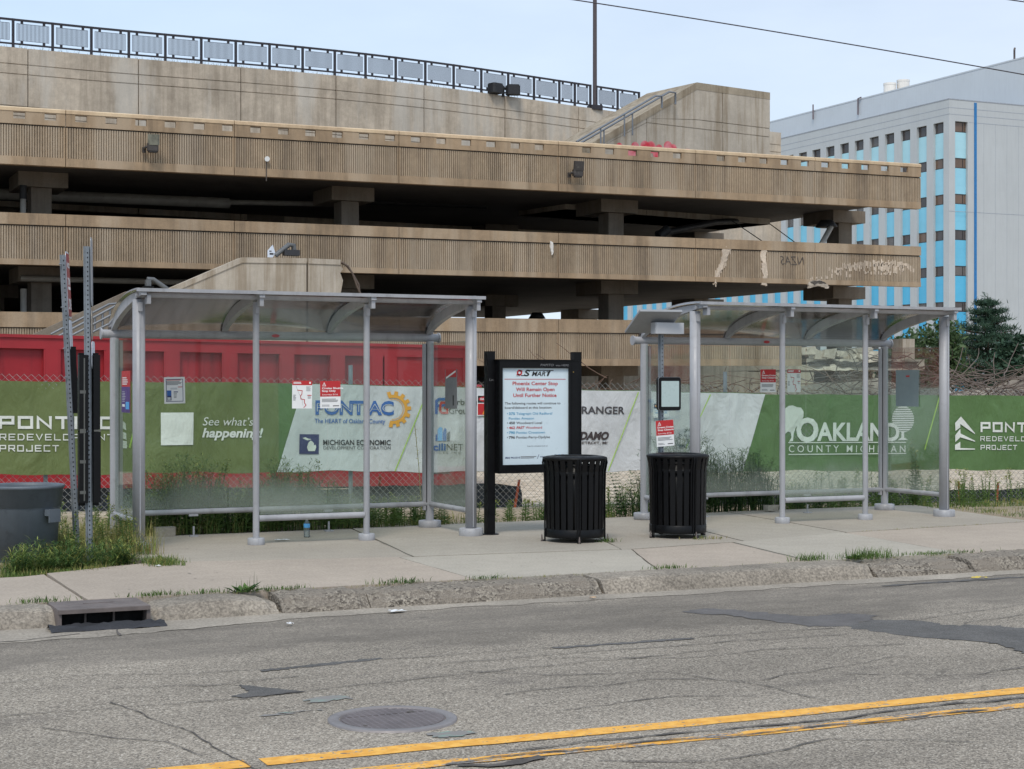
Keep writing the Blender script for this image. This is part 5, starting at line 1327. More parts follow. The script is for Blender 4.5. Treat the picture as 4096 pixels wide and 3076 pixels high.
M_hr = plain('grey_handrail', (118, 122, 128), .45, .08, 4, .2)
def W2(u, v, off): return None
for k, (q, off) in enumerate(((([(-1.74, 11.14), (2.29, 13.34), (2.63, 13.37), (2.63, 12.88)]), -.9), (([(-1.4, 11.06), (3.5, 13.71), (3.83, 13.7), (3.83, 13.22)]), -.35))):
    b = MB(); b.tube([(x, off, z) for x, z in q], .045, 8)
    for f in (.3, .6): 
        x = q[0][0]+(q[1][0]-q[0][0])*f; z = q[0][1]+(q[1][1]-q[0][1])*f; b.tube([(x, off, z), (x, off, z-.9)], .035, 6)
    b.build('pipe_rail', M_hr, hr)

# ------------------------------------------------------------------ lower stair in front of the deck
YS = 48.
ls = empty('entrance_stair', (10.924, YS, 0), 'stained concrete entrance stair with sloping walls left of the shelter roof', 'stair')
pts = [(10.257, 3.891), (10.991, 4.306), (13.433, 5.402), (15.414, 5.437)]
b = MB(); b.plate([(pts[0][0], 1.2)]+[(x, z-.16) for x, z in pts]+[(pts[-1][0], 1.2)], YS, YS+.5); wpart(b, 'front_wall', M_tower, ls)
q2 = [(15.472, 5.439), (16.481, 5.429), (16.569, 5.306), (16.481, 5.191), (16.569, 4.969), (16.525, 4.715), (16.451, 4.321)]
b = MB(); b.plate([(q2[0][0], 1.2)]+[(q2[0][0], q2[0][1]-.16)]+[(x, z-.16) for x, z in q2[1:]]+[(q2[-1][0], 1.2)], YS+.0, YS+.5); wpart(b, 'front_wall', M_tower, ls)
b = MB(); b.plate([(x, z-.158) for x, z in pts]+[(x, z) for x, z in reversed(pts)], YS-.03, YS+.53); b.plate([(q2[0][0], q2[0][1]-.158), (q2[1][0], q2[1][1]-.158), (q2[1][0], q2[1][1]), (q2[0][0], q2[0][1])], YS-.03, YS+.53); wpart(b, 'coping', M_tower, ls)
pts = [(7.666, 3.047), (10.583, 4.464), (11.564, 4.459), (12.633, 4.47)]
b = MB(); b.plate([(pts[0][0], .6)]+pts+[(pts[-1][0], .6)], 50.5, 50.9); wpart(b, 'rear_wall', M_grey, ls)
b = MB(); b.plate([(9.332, 2.934), (11.015, 3.771), (12.258, 4.276), (12.258, 2.966)], 49, 49.3); wpart(b, 'stair_flight', M_brk, ls)
for k, (u0, v0, u1, v1) in enumerate(((110, 722, 233, 658), (128, 727, 262, 655), (160, 728, 285, 668), (185, 733, 300, 677), (205, 738, 320, 686))): pass
for k, q in enumerate(([(8.183, 3.11), (9.864, 4.019), (10.217, 4.054)], [(8.263, 3.026), (10.073, 4.033), (10.856, 4.376)], [(8.589, 3.03), (10.382, 3.999), (10.993, 4.243)], [(8.982, 3.034), (10.585, 3.854), (11.129, 4.109)])):
    b = MB(); b.tube([(x, 49.6 if k == 0 else 48.9, z) for x, z in q], .035, 8); wpart(b, 'pipe_rail', M_hr, ls)
for u, v0, v1 in [(9.313, 3.588, 3.24), (9.538, 3.7, 3.202), (9.751, 3.838, 3.407), (9.979, 3.95, 3.546)]:
    b = MB(); b.tube([(u, 48.92, v1), (u, 48.92, v0)], .035, 6); wpart(b, 'rail_post', M_hr, ls)
M_fix = plain('grey_fixture', (92, 94, 96), .5, .1)
x, z = 15.014, 5.466
o = empty('stair_lamp', (x, 48.2, z), 'grey angled lamp fixture standing on the entrance stair wall', 'lamp')
b = MB(); b.box(-.25, .22, -.15, .15, .05, .22, 0, None, .02); b.build('housing', plain('fixture_black', (48, 48, 52), .5), o)
b = MB(); b.tube([(-.5, 0, .04), (-.08, 0, .38), (.06, 0, .36), (.08, 0, .2)], .075, 8); b.build('arm', M_fix, o)
x, z = 14.368, 5.446
o = empty('stair_sign', (x, 48.2, z), 'small white tilted sign beside the lamp on the entrance stair wall', 'sign')
b = MB(); b.plate([(-.1, 0), (.06, 0), (.14, .12), (.06, .38), (-.1, .2)], -.01, .01); b.build('plate', M_swhite, o); b = MB(); b.box(-.04, .08, -.014, -.011, .08, .13); b.box(-.05, .02, -.014, -.011, .17, .2); b.build('print', INK['black'], o)
x, z = 11.015, 4.408
o = empty('stair_lamp', (x, 48.4, z), 'dark lamp with a slanted arm above the left shelter roof', 'lamp')
b = MB(); b.tube([(-.3, 0, .3), (-.12, 0, .3), (.3, 0, .02), (.45, 0, -.1)], .07, 8); b.box(-.34, -.2, -.1, .1, .0, .28); b.build('arm', M_fix, o); b = MB(); b.box(-.42, -.12, -.15, .15, -.06, .1, 0, None, .02); b.build('housing', M_blk, o)
for k, q in enumerate(([(16.491, 5.353), (16.697, 5.233), (16.845, 4.999), (16.993, 4.609), (17.187, 4.22)], [(16.491, 5.325), (16.638, 5.273), (16.815, 5.082), (17.053, 4.695), (17.112, 4.218)])):
    b = MB(); b.tube([(x, 47.9+.05*k, z) for x, z in q], .03, 6); wpart(b, 'loose_cable', plain('tan_cable', (92, 78, 68), .7), ls)

# ------------------------------------------------------------------ broken end of the low deck
YB_ = 55.
bx0, bx1 = 38.301, 44.071
sz0, sz1 = 2.218, 2.665
bs = empty('broken_slab', (bx0, YB_, sz0), 'jagged broken concrete slab with rubble on one column behind the right shelter', 'broken slab')
b = MB()
xs_ = frange(bx0, bx1, 60)
b.grid(lambda x, t: (x, YB_+(0 if t in (0, 1) else 0)+.15*fnoise(x, t, 0, 1.5)+(6 if t > 1.5 else 0), sz0+(sz1-sz0)*min(t, 1)+.06*fnoise(x, t*3, 1, 3)), xs_, (0, .25, .5, .75, 1, 2), 0, False)
b.grid(lambda x, t: (x, YB_+6*t, sz0+.06*fnoise(x, 0, 1, 3)), xs_, (0, 1), 0, False)
wpart(b, 'slab_edge', M_brk, bs)
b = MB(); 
b.grid(lambda x, t: (x, YB_-.02+.1*fnoise(x, t, 4, 2), sz1-.30+.22*t+.08*fnoise(x, t, 6, 2.2)), xs_, frange(0, 1, 3), 0, False); wpart(b, 'painted_gap_shade', M_crack, bs)  # dark sheet over the slab face, painting in the shade of a gap
def chunk(mb, c, s, mi=0):
    vs = []
    for sx in (-1, 1):
        for sy in (-1, 1):
            for sz_ in (-1, 1): vs.append((c[0]+s*sx*R.uniform(.4, 1.1), c[1]+s*sy*R.uniform(.4, 1), c[2]+s*sz_*R.uniform(.25, .6)))
    mb.add(vs, [(0, 1, 3, 2), (4, 6, 7, 5), (0, 4, 5, 1), (2, 3, 7, 6), (0, 2, 6, 4), (1, 5, 7, 3)], mi)
b = MB()
for i in range(150):
    x = R.uniform(bx0+.1, bx1-2); chunk(b, (x, YB_+R.uniform(0, 2.5), sz1+R.uniform(-.05, .25)+.25*max(0, fnoise(x, 2, 0, .7))), R.uniform(.08, .42))
wpart(b, 'rubble', M_brk, bs)
x, z = 43.24, 2.649; x1_ = 43.854
b = MB(); b.box(x, x1_, 55.3, 56, z-.1, 3.527, 0); wpart(b, 'column_stub', M_tower, bs)
b = MB(); x, z = 41.632, 2.236
b.box(x-.45, x+1.15, 56.7, 58.6, z-.75, z); b.box(x, x+.95, 57, 58, -1, z-.75); wpart(b, 'column', M_grey, bs)
b = MB()
for i in range(26):
    x = R.uniform(bx0+.2, bx1-.2); p = Vector((x, YB_+R.uniform(-.1, .6), sz0)); q = [tuple(p)]
    for k in range(5): p = p+Vector((R.uniform(-.35, .35), R.uniform(-.2, .2), R.uniform(-.5, -.1))); q.append(tuple(p))
    b.tube(q, .022, 4)
wpart(b, 'reinforcing_bar', plain('rust_bar', (98, 78, 66), .8, .2), bs)
M_blue = plain('blue_barrel', (44, 92, 150), .45, .1)
x, z = 38.428, 1.272
o = empty('blue_barrel', (x, 52, z-.3), 'round blue lidded barrel by the foot of the column under the broken slab', 'barrel')
b = MB(); b.tube([(0, -.3, .3), (0, .5, .3)], .3, 20); b.tube([(0, -.33, .3), (0, -.29, .3)], .32, 20); b.build('drum', M_blue, o); b = MB(); stroke(b, [(-.16, .2), (-.05, .4), (.1, .34)], .05, lambda x, z: (x, -.335, z)); b.build('mark', INK['white'], o)

# heap of torn branches and bars
def tangle(name, n, xr, yr, zf, r, mat, label, seed, steps=7):
    rr = random.Random(seed); b = MB()
    for i in range(n):
        x = rr.uniform(*xr); y = rr.uniform(*yr); z = rr.uniform(0, 1)**.8*zf(x, y)-.4
        a = rr.uniform(0, 2*pi); el = rr.uniform(-.3, .5); L = rr.uniform(.8, 2.6)/steps; q = []
        p = Vector((x, y, z)); ca, ce = rr.uniform(-.35, .35), rr.uniform(-.25, .12)
        for k in range(steps):
            q.append(tuple(p)); p = p+Vector((cos(a)*cos(el), sin(a)*cos(el), sin(el)))*L; a += ca+rr.uniform(-.25, .25); el += ce+rr.uniform(-.2, .2)
        r0 = rr.uniform(.4, 1)*r; b.tube(q, [r0*(1-.7*k/steps) for k in range(steps)], 5)
    o = b.build(name, mat); return o
M_br = plain('dry_branch', (104, 92, 84), .85, .3, 3); M_br2 = plain('brown_branch', (104, 82, 68), .85, .3, 3)
o = tangle('brush_heap', 1500, (22.0, 38.), (34., 39.), lambda x, y: 2.8*min(1, max(.15, (x-22.)/6.5))*(.85+.3*fnoise(x, y, 0, .5)), .026, M_br, '', 3)
tag(o, 'tall tangled heap of dry grey brown branches behind the fence at the right', 'brush heap')
o = tangle('rubble_tangle', 420, (20., 36.), (42., 50.), lambda x, y: 2.3, .024, M_br2, '', 8); tag(o, 'loose tangle of bent bars and twigs under the broken slab', 'debris')
b = MB(); rr = random.Random(5)
for i in range(620):
    x = rr.uniform(14, 42); y = rr.uniform(42, 47); h = 1.5*(.6+.5*fnoise(x, y, 0, .4)); chunk(b, (x, y, -.4+h*rr.random()), rr.uniform(.12, .5))
b.grid(lambda x, y: (x, y, -.4+(1.3+.5*fnoise(x, y, 0, .5))*(1+.62*min(1, max(0, (x-26)/6)))*max(0, 1-abs(y-44.8)/3.0)), frange(13, 43, 60), frange(41.6, 48, 10), 0, False)
o = b.build('rubble_heap', concrete('heap_rubble', (128, 119, 108), .1, .35, (84, 74, 64), aggr=.25, bump=.7)); tag(o, 'pale heap of broken concrete rubble behind the fence under the broken slab', 'rubble')

# ------------------------------------------------------------------ office block
OX, OY, OZ = 109.88, 133.17, 30.3
M_clad = plain('metal_cladding', (180, 184, 186), .5, .035, .3, streak=.05)
M_clad2 = plain('metal_cladding_lightened', (194, 198, 201), .5, .03, .3, streak=.05)  # cladding colour lifted to offset weaker light on the left-facing penthouse side
OW = [plain('office_glass_brown_reflection', (104, 84, 70), .15, .2, .3), plain('office_glass_grey_reflection', (96, 92, 90), .25, .15, .5)]  # glass colours varied per window to imitate differing reflections
M_owin = plain('office_glass', (74, 68, 66), .15, .25, .35, grime=((112, 96, 84), .5)); M_dframe = plain('dark_window_frame', (54, 52, 52), .5)
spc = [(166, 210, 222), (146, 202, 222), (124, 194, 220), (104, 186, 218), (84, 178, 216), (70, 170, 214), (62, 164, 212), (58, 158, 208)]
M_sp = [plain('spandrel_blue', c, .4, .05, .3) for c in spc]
ob_ = empty('office_building', (OX, OY, 0), 'tall grey clad office block with vertical strips of blue panels and dark windows', 'office building')
nb = 27; pitch = 2.634; first = 134.03; sw = 1.56
b = MB()
b.box(OX+.5, OX+70, OY+.5, OY+75, -1, OZ-.02)      # core
b.box(OX, OX+70, OY, OY+75.0, 28.1, OZ)            # crown band
edges_ = [OY]
for i in range(nb): edges_ += [first+i*pitch, first+i*pitch+sw]
edges_.append(OY+75)
for a, c in zip(edges_[::2], edges_[1::2]): b.box(OX, OX+.499, a, c, -1, 28.1)
b.box(OX+.5, OX+.76, OY, OY+.499, -1, 28.1); b.box(OX+2.35, OX+70, OY, OY+.499, -1, 28.1)
wpart(b, 'wall', M_clad, ob_)
b = MB()
for z in (28.76, 29.42): b.box(OX-.01, OX+.0, OY-.01, OY+74, z-.025, z+.025); b.box(OX-.01, OX+69, OY-.01, OY, z-.025, z+.025)
b.box(OX-.012, OX+69, OY-.012, OY, 19.0, 19.05); b.box(OX+2.5, OX+69, OY-.012, OY, 28.05, 28.1); b.box(OX-.04, OX+69, OY-.04, OY+74, OZ-.06, OZ+.03)
for i in range(1, 12): b.box(OX+2.9+i*1.5, OX+2.92+i*1.5, OY-.006, OY, -1, 28.05)
wpart(b, 'panel_joints', plain('joint_grey', (150, 156, 166), .6), ob_)
b = MB(); b.box(OX+3.17, OX+3.47, OY-.06, OY, -1, 30.1); wpart(b, 'blue_stripe', plain('stripe_blue', (28, 112, 172), .4), ob_)
wz = [27.05-3.617*i for i in range(8)]
rest_w, rest_s = MB(), MB()
def strip_(kind, a, c, front):
    for i, z in enumerate(wz):
        zt, zn = z+1.02, z-2.6
        for kk in ('window', 'spandrel_panel'):
            mb = MB()
            z0, z1 = (z, zt) if kk == 'window' else (zn, z)
            d = .30 if kk == 'window' else .26
            if front: mb.box(a, c, OY+d, OY+.499, z0, z1-.003)
            else: mb.box(OX+d, OX+.499, a, c, z0, z1-.003)
            if kk == 'window':
                if front: mb.box(c-.42, c-.36, OY+d-.04, OY+d, z0, z1, 1); mb.box(a, c, OY+d-.05, OY+d-.001, z0, z0+.06, 1); mb.box(a, c, OY+d-.05, OY+d-.001, z1-.06, z1, 1)
                else: mb.box(OX+d-.04, OX+d, a+.38, a+.44, z0, z1, 1); mb.box(OX+d-.05, OX+d-.001, a, c, z0, z0+.06, 1); mb.box(OX+d-.05, OX+d-.001, a, c, z1-.06, z1, 1)
            else:
                for f in (.33, .67):
                    if front: mb.box(a, c, OY+d-.006, OY+d, z0+2.6*f, z0+2.6*f+.03, 0)
                    else: mb.box(OX+d-.006, OX+d, a, c, z0+2.6*f, z0+2.6*f+.03, 0)
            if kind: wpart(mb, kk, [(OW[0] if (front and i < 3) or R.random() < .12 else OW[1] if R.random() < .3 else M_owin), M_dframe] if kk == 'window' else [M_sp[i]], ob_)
            else:
                t_ = rest_w if kk == 'window' else rest_s
                t_.add(mb.v, mb.f, 0); 
                for q in range(len(mb.f)): t_.mi[-1-q] = (mb.mi[-1-q] if kk == 'window' else i)
strip_(1, OX+.79, OX+2.34, True)
for i in range(nb): strip_(i < 11, first+i*pitch+.001, first+i*pitch+sw-.001, False)
wpart(rest_w, 'window', [M_owin, M_dframe], ob_)['kind'] = 'stuff'; wpart(rest_s, 'spandrel_panel', M_sp, ob_)['kind'] = 'stuff'
b = MB(); b.box(OX+10.5, OX+60, OY+.25, OY+112, OZ-1, 35.4); b.box(OX+10.46, OX+60, OY+.2, OY+112, 35.4, 35.55); wpart(b, 'penthouse', M_clad2, ob_)
for u, v0, v1, hk in ((1758, 258, 226, 0), (1854, 246, 212, 1)):
    pass
for (y0, z0), (y1, z1), hk in (((171.174, 34.389), (171.174, 36.219), 0), ((162.063, 33.623), (162.063, 35.544), 1)):
    b = MB(); q = [(OX+10.3, y0, z0), (OX+10.3, y0, z1)]+([(OX+10.3, y0-.6, z1+.05)] if hk else []); b.tube(q, .09, 6); wpart(b, 'vent_pipe', plain('pipe_rust', (112, 96, 98), .6), ob_)
for y in (OY+5.2, OY+2.8):
    b = MB(); b.tube([(OX+13, y, 35.5), (OX+13, y, 37.2), (OX+12.6, y-.5, 37.25)], .12, 6); wpart(b, 'vent_pipe', M_rust, ob_)
for u in (1922, 1951):
    x, y, z = {1922: (134.524, 174.652, 38.708), 1951: (136.096, 173.924, 38.708)}[u]
    b = MB(); zt = {1922: 40.499, 1951: 40.917}[u]; b.tube([(x, y, 34), (x, y, zt)], .80, 20); b.tube([(x, y, zt-.25), (x, y, zt)], .84, 20); b.tube([(x, y, zt), (x, y, zt+.02)], .7, 16, 1)
    wpart(b, 'chimney', [plain('peeling_white', (222, 216, 208), .7, .1, .6, grime=((150, 140, 132), .6)), M_crack], ob_)

# ------------------------------------------------------------------ trees
M_bark = plain('bark', (78, 62, 52), .9, .3, 4, bump=.6)
M_needle = leafmat('pine_needles', (38, 62, 50), (62, 88, 66), .15); M_leafd = leafmat('bush_leaves', (64, 88, 58), (92, 112, 72), .2)
def leaves(mb, c, rad, n, s, rr, flat=1., mi=0, up=.5, wf=.35):
    for i in range(n):
        d = Vector((rr.gauss(0, .5), rr.gauss(0, .5), rr.gauss(0, .5)*flat)); p = Vector(c)+d*rad
        t = Vector((rr.uniform(-1, 1), rr.uniform(-1, 1), rr.uniform(-.3, 1)*up)).normalized(); u = t.orthogonal().normalized(); u = (Matrix.Rotation(rr.uniform(0, 6.3), 3, t) @ u)
        l = s*rr.uniform(.6, 1.4); w = l*wf
        mb.add([p-u*w, p+t*l*.5-u*w*.6, p+t*l, p+t*l*.5+u*w*.6, p+u*w*.2], [(0, 1, 2, 3, 4)], mi)
def pine(name, x, y, z, h, wd, label, seed, n=11):
    rr = random.Random(seed); o = empty(name, (x, y, z), label, 'tree')
    b = MB(); b.tube([(0, 0, -.5), (.1, 0, h*.4), (0, .1, h*.75), (.05, 0, h*.97)], [.22, .18, .1, .03], 8); 
    f = MB()
    for i in range(n):
        t = (i+.3)/n; zz = h*(.20+.77*t); prof = (1-t)**.8*(.55+.45*min(1, t*4))*(1.12 if i % 2 else .86); m = 8 if t < .6 else 5
        for k in range(m):
            a = 2*pi*k/m+i*1.3+rr.uniform(-.3, .3); L = wd*.5*prof*rr.uniform(.7, 1.15)+.12
            e = Vector((cos(a)*L, sin(a)*L, zz+L*rr.uniform(.02, .16))); s_ = Vector((0, 0, zz-.1)); b.tube([s_, s_.lerp(e, .5)+Vector((0, 0, -.06)), e], [.05, .035, .015], 5)
            for q in (1, .84, .66, .46, .28):
                if q*L < .25 and q < 1: continue
                leaves(f, s_.lerp(e, q)+Vector((0, 0, .10)), (.26+.12*L)*rr.uniform(.85, 1.3), 60, .28, rr, .30, 0, 1.6, .09)
    leaves(f, (0, 0, h*.96), .34, 110, .26, rr, 1.5, 0, 1.6, .09)
    b.build('trunk', M_bark, o); f.build('crown', M_needle, o); return o
px_, py_, pz_ = 64.47, 74.844, 1.927
pine('pine_tree', px_, py_, -.3, 6.951, 7.6, 'dark green layered pine tree in front of the office block at the right', 4)
def bushy(name, x, y, z, h, wd, label, seed, n=60, mat=None, s=.24):
    rr = random.Random(seed); o = empty(name, (x, y, z), label, 'tree'); b = MB(); f = MB()
    b.tube([(0, 0, -.3), (.1, .0, h*.3), (.0, .1, h*.6)], [.16, .12, .06], 7)
    for i in range(n):
        a = rr.uniform(0, 2*pi); e = rr.uniform(-.15, 1); r_ = rr.uniform(.45, 1)**.6
        c = Vector((cos(a)*wd*.5*r_*math.sqrt(max(.05, 1-e*e*.8)), sin(a)*wd*.4*r_, h*(.5+.46*e*r_)))
        if i % 4 == 0: b.tube([(0, 0, h*.3), c*.55+Vector((0, 0, h*.15)), c], [.07, .04, .015], 5)
        leaves(f, c, rr.uniform(.35, .6)*wd/3.6, 90, s, rr, .7, 0, .7)
    b.build('trunk', M_bark, o); f.build('crown', mat or M_leafd, o); return o
x, y, z = 54.855, 68.275, 2.37
bushy('broadleaf_tree', x, y, -.3, 5.22, 4.0, 'mid green rounded tree between the right shelter roof and the pine', 6, 60)
x, y, z = 55.964, 62.252, 1.661
bushy('broadleaf_tree', x, y, -.3, 4.517, 3.0, 'dark green tree cut by the right edge of the picture behind the brush heap', 9, 45, M_needle)
x, y, z = 49.453, 63.062, 2.311
bushy('shrub', x, y, -.3, 3.802, 2.6, 'low green shrub behind the stub column on the broken slab', 12, 40)

# ------------------------------------------------------------------ weeds and grass
M_gr = leafmat('grass_green', (62, 90, 40), (94, 114, 52)); M_gr2 = leafmat('grass_dry', (166, 152, 98), (138, 134, 76)); M_wd = leafmat('weed_green', (80, 108, 54), (112, 134, 70)); M_wd2 = leafmat('weed_yellow', (150, 150, 80), (120, 136, 66)); M_wd3 = leafmat('weed_dark', (46, 78, 38), (70, 98, 50))
def blade(mb, p, a, L, w, bend, mi=0, n=3):
    vs = []; d = Vector((cos(a), sin(a), 0)); s_ = Vector((-sin(a), cos(a), 0))
    for k in range(n+1):
        t = k/n; q = Vector(p)+Vector((0, 0, L*(t-bend*.45*t*t)))+d*L*bend*t*t; ww = w*(1-t)*(.6+.8*t if t < .5 else 1)
        if k < n: vs += [q-s_*ww, q+s_*ww]
        else: vs.append(q)
    fs = [(2*k, 2*k+1, 2*k+3, 2*k+2) for k in range(n-1)]+[(2*n-2, 2*n-1, 2*n)]
    mb.add(vs, fs, mi)
def leaf(mb, p, d, L, w, mi=0):
    d = Vector(d).normalized(); s_ = d.cross(Vector((0, 0, 1))); s_ = s_.normalized() if s_.length > .1 else Vector((1, 0, 0)); n_ = s_.cross(d)
    p = Vector(p); mb.add([p, p+d*L*.45+s_*w+n_*w*.2, p+d*L-n_*L*.15, p+d*L*.45-s_*w+n_*w*.2], [(0, 1, 2, 3)], mi)
def tuft(mb, x, y, z, n, h, rr, spread=.08, w=.006, mis=(0,)):
    for i in range(n):
        blade(mb, (x+rr.gauss(0, spread), y+rr.gauss(0, spread), z), rr.uniform(0, 6.3), h*rr.uniform(.5, 1.15), w*rr.uniform(.6, 1.3), rr.uniform(.1, .9), rr.choice(mis))
def stem_weed(mb, x, y, z, h, rr, leafn=26, L=.09, w=.012, mi=0, stem=0, top=None, lean=.12):
    dx, dy = rr.uniform(-lean, lean)*h, rr.uniform(-lean, lean)*h
    q = [(x+dx*t*t, y+dy*t*t, z+h*t) for t in (0, .35, .7, 1)]; mb.tube(q, [.006, .005, .004, .002], 4, stem, False)
    for i in range(leafn):
        t = .08+.92*i/leafn; p = (x+dx*t*t, y+dy*t*t, z+h*t); a = i*2.4+rr.uniform(-.4, .4); l = L*(1.15-.75*t)*rr.uniform(.7, 1.2)
        leaf(mb, p, (cos(a), sin(a), rr.uniform(.1, .8)), l, w*(1.1-.6*t), mi)
    if top is not None:
        for i in range(16):
            p = (x+dx+rr.gauss(0, .02), y+dy+rr.gauss(0, .02), z+h*rr.uniform(.82, 1.03)); leaf(mb, p, (rr.uniform(-1, 1), rr.uniform(-1, 1), rr.uniform(.3, 1)), .035, .009, top)
MG = [M_gr, M_gr2, M_wd, M_wd2, M_wd3]
rr = random.Random(21)
def area(name, n, fx, label, kinds, seed):
    """undergrowth nobody could count: one object"""
    rr = random.Random(seed); b = MB()
    for i in range(n):
        x, y, hs = fx(rr)
        z = gz(x, y) if y > 18.4 or x < 3.4 else 0.; k = rr.choice(kinds)
        if k == 'g': tuft(b, x, y, z, 9, .16*hs, rr, .05, .004, (0, 0, 2))
        elif k == 'd': tuft(b, x, y, z, 9, .26*hs, rr, .05, .004, (1, 1, 3))
        elif k == 'w': stem_weed(b, x, y, z, .5*hs*rr.uniform(.6, 1.2), rr, 26, .10, .012, 2, 2)
        elif k == 'y': stem_weed(b, x, y, z, .6*hs*rr.uniform(.7, 1.2), rr, 26, .09, .010, 2, 2, 3)
        elif k == 'f': stem_weed(b, x, y, z, .85*hs*rr.uniform(.6, 1.15), rr, 46, .13, .007, 4, 4)
    o = b.build(name, MG); tag(o, label, 'weeds', None, 'stuff'); return o
area('weeds', 480, lambda r: (lambda x: (x, 18.12+r.random()**1.6*1.9, .5+.75*math.exp(-((x-4.7)/.55)**2)+.6*math.exp(-((x-6.0)/.35)**2)))(r.uniform(3.7, 7.6)), 'green and yellow weeds growing behind the left shelter', 'gwwyyd', 1)
area('dry_grass', 170, lambda r: (r.uniform(3.5, 8.4), r.uniform(18.1, 20.5), .7), 'dry straw coloured grass behind the left shelter', 'ddg', 2)
def feathery(b, rr, x, y, hh, mis=(4, 4, 2), top=None):
    h = hh*rr.uniform(.55, 1.1); dx, dy = rr.gauss(0, .16)*h, rr.gauss(0, .1)*h
    q = [(x+dx*t*t, y+dy*t*t, -.05+h*t) for t in (0, .4, .75, 1)]; b.tube(q, [.005, .004, .003, .001], 4, mis[0], False)
    for k in range(int(34+60*h)):
        t = rr.uniform(.12, 1); p = (x+dx*t*t+rr.gauss(0, .035), y+dy*t*t+rr.gauss(0, .035), -.05+h*t); a = rr.uniform(0, 6.3); leaf(b, p, (cos(a), sin(a), rr.uniform(.0, 1.1)), rr.uniform(.05, .11), .0048, top if top is not None and t > .8 and rr.random() < .5 else rr.choice(mis))
b = MB(); rr = random.Random(13)
for i in range(330):
    x = rr.choice((rr.gauss(4.55, .4), rr.gauss(4.55, .4), rr.gauss(5.75, .3), rr.uniform(3.7, 7))); y = 18.3+abs(rr.gauss(0, .4)); feathery(b, rr, x, y, .27+.6*math.exp(-((x-4.55)/.5)**2)+.55*math.exp(-((x-5.75)/.35)**2), (2, 2, 4), 3)
o = b.build('weeds', MG); tag(o, 'bushy green and yellow weeds behind the glass of the left shelter', 'weeds', None, 'stuff')
b = MB(); rr = random.Random(3)
for i in range(330):
    x = rr.choice((rr.gauss(11.15, .5), rr.gauss(11.15, .5), rr.gauss(12.2, .45), rr.uniform(9.9, 13.3))); y = 18.5+abs(rr.gauss(0, .35)); feathery(b, rr, x, y, .28+.78*math.exp(-((x-11.15)/.6)**2)+.5*math.exp(-((x-12.2)/.45)**2))
o = b.build('weeds', MG); tag(o, 'feathery dark green weeds growing behind the right shelter', 'weeds', None, 'stuff')
area('weeds', 200, lambda r: (r.uniform(9.7, 13.6), 18.42+r.random()*1.2, .6), 'low mixed weeds at the pavement edge behind the right shelter', 'wggyd', 33)
area('weeds', 240, lambda r: (lambda x: (x, 18.5+r.random()*1.4, .8))(r.uniform(13.2, 17.5)), 'leafy green weeds at the right beside the broken pavement end', 'wwgyg', 4)
area('grass', 700, lambda r: (r.uniform(14.35, 20), r.uniform(15.7, 18.6), .38), 'short green grass right of the shelter pavement', 'gggd', 5)
area('grass', 1000, lambda r: (lambda t: (1.4+t*2.25, 14.8+.25*t+.02+r.random()**1.2*(1.3-.7*t), .40))(r.random()), 'green grass around the signposts and the grey bin', 'gggggggd', 6)
area('dry_grass', 460, lambda r: (r.uniform(2.5, 3.65), r.uniform(16.1, 17.9), 1.4), 'yellow dry grass around the signposts', 'dddg', 7)
area('weeds', 30, lambda r: (r.uniform(2.7, 3.5), r.uniform(16.0, 17.5), .65), 'leafy weeds between the grey bin and the left shelter', 'wwy', 8)
area('weeds', 110, lambda r: (r.uniform(7.3, 9.9), 18.25+r.random()*.7, .5), 'low weeds along the pavement edge behind the black litter bins', 'gwdy', 9)
b = MB(); rr = random.Random(17)
for i in range(120):
    t = rr.random(); feathery(b, rr, 2.2+1.12*t, 15.1+.35*t+abs(rr.gauss(0, .3)), rr.uniform(.12, .30), (2, 4, 3) if rr.random() < .5 else (2, 4, 4), 3 if rr.random() < .6 else None)
o = b.build('weeds', MG); tag(o, 'leafy green weed clump at the foot of the two signposts', 'weeds', None, 'stuff')
# single plants that stand out
def plant(name, x, y, label, fn, cat='plant', z=None):
    b = MB(); fn(b, random.Random(int(x*100)+int(y*10))); o = b.build(name, MG); o.location = (x, y, (gz(x, y) if y > 18 else 0) if z is None else z); tag(o, label, cat); return o
def mullein(b, r):
    for i in range(3): stem_weed(b, r.gauss(0, .03), r.gauss(0, .03), 0, .98-.2*i, r, 80, .12, .018, 2, 2, 3, .05)
plant('tall_weed', 14.621, 18.444, 'tall narrow spiky weed before the green banner in the right shelter', mullein)
def skeleton(b, r):
    for s_ in (-.07, .05):
        q = [(s_*t*1.4, 0, .95*t+.25) for t in (0, .4, .8, 1)]; q[0] = (0, 0, 0); b.tube(q, .005, 4, 1, False)
        for i in range(9):
            t = .45+.06*i; leaf(b, (s_*t*1.4, 0, .95*t+.25), (cos(i*2.2), sin(i*2.2), .4), .045, .012, 1)
plant('dry_stalks', 8.49, 21.307, 'pair of thin dry stalks before the white part of the middle banner', skeleton)
def fern(b, r):
    for i in range(9):
        a = r.uniform(0, 6.3); tilt = r.uniform(.2, .7)
        for k in range(14):
            t = k/14; p = (cos(a)*tilt*.5*t, sin(a)*tilt*.3*t, .62*t)
            for s_ in (-1, 1): leaf(b, p, (-sin(a)*s_+.3*cos(a), cos(a)*s_, .35), .13*(1-t*.7), .010, 4)
plant('feathery_weed', 10.28, 18.829, 'feathery dark green weed between the two black litter bins', fern)
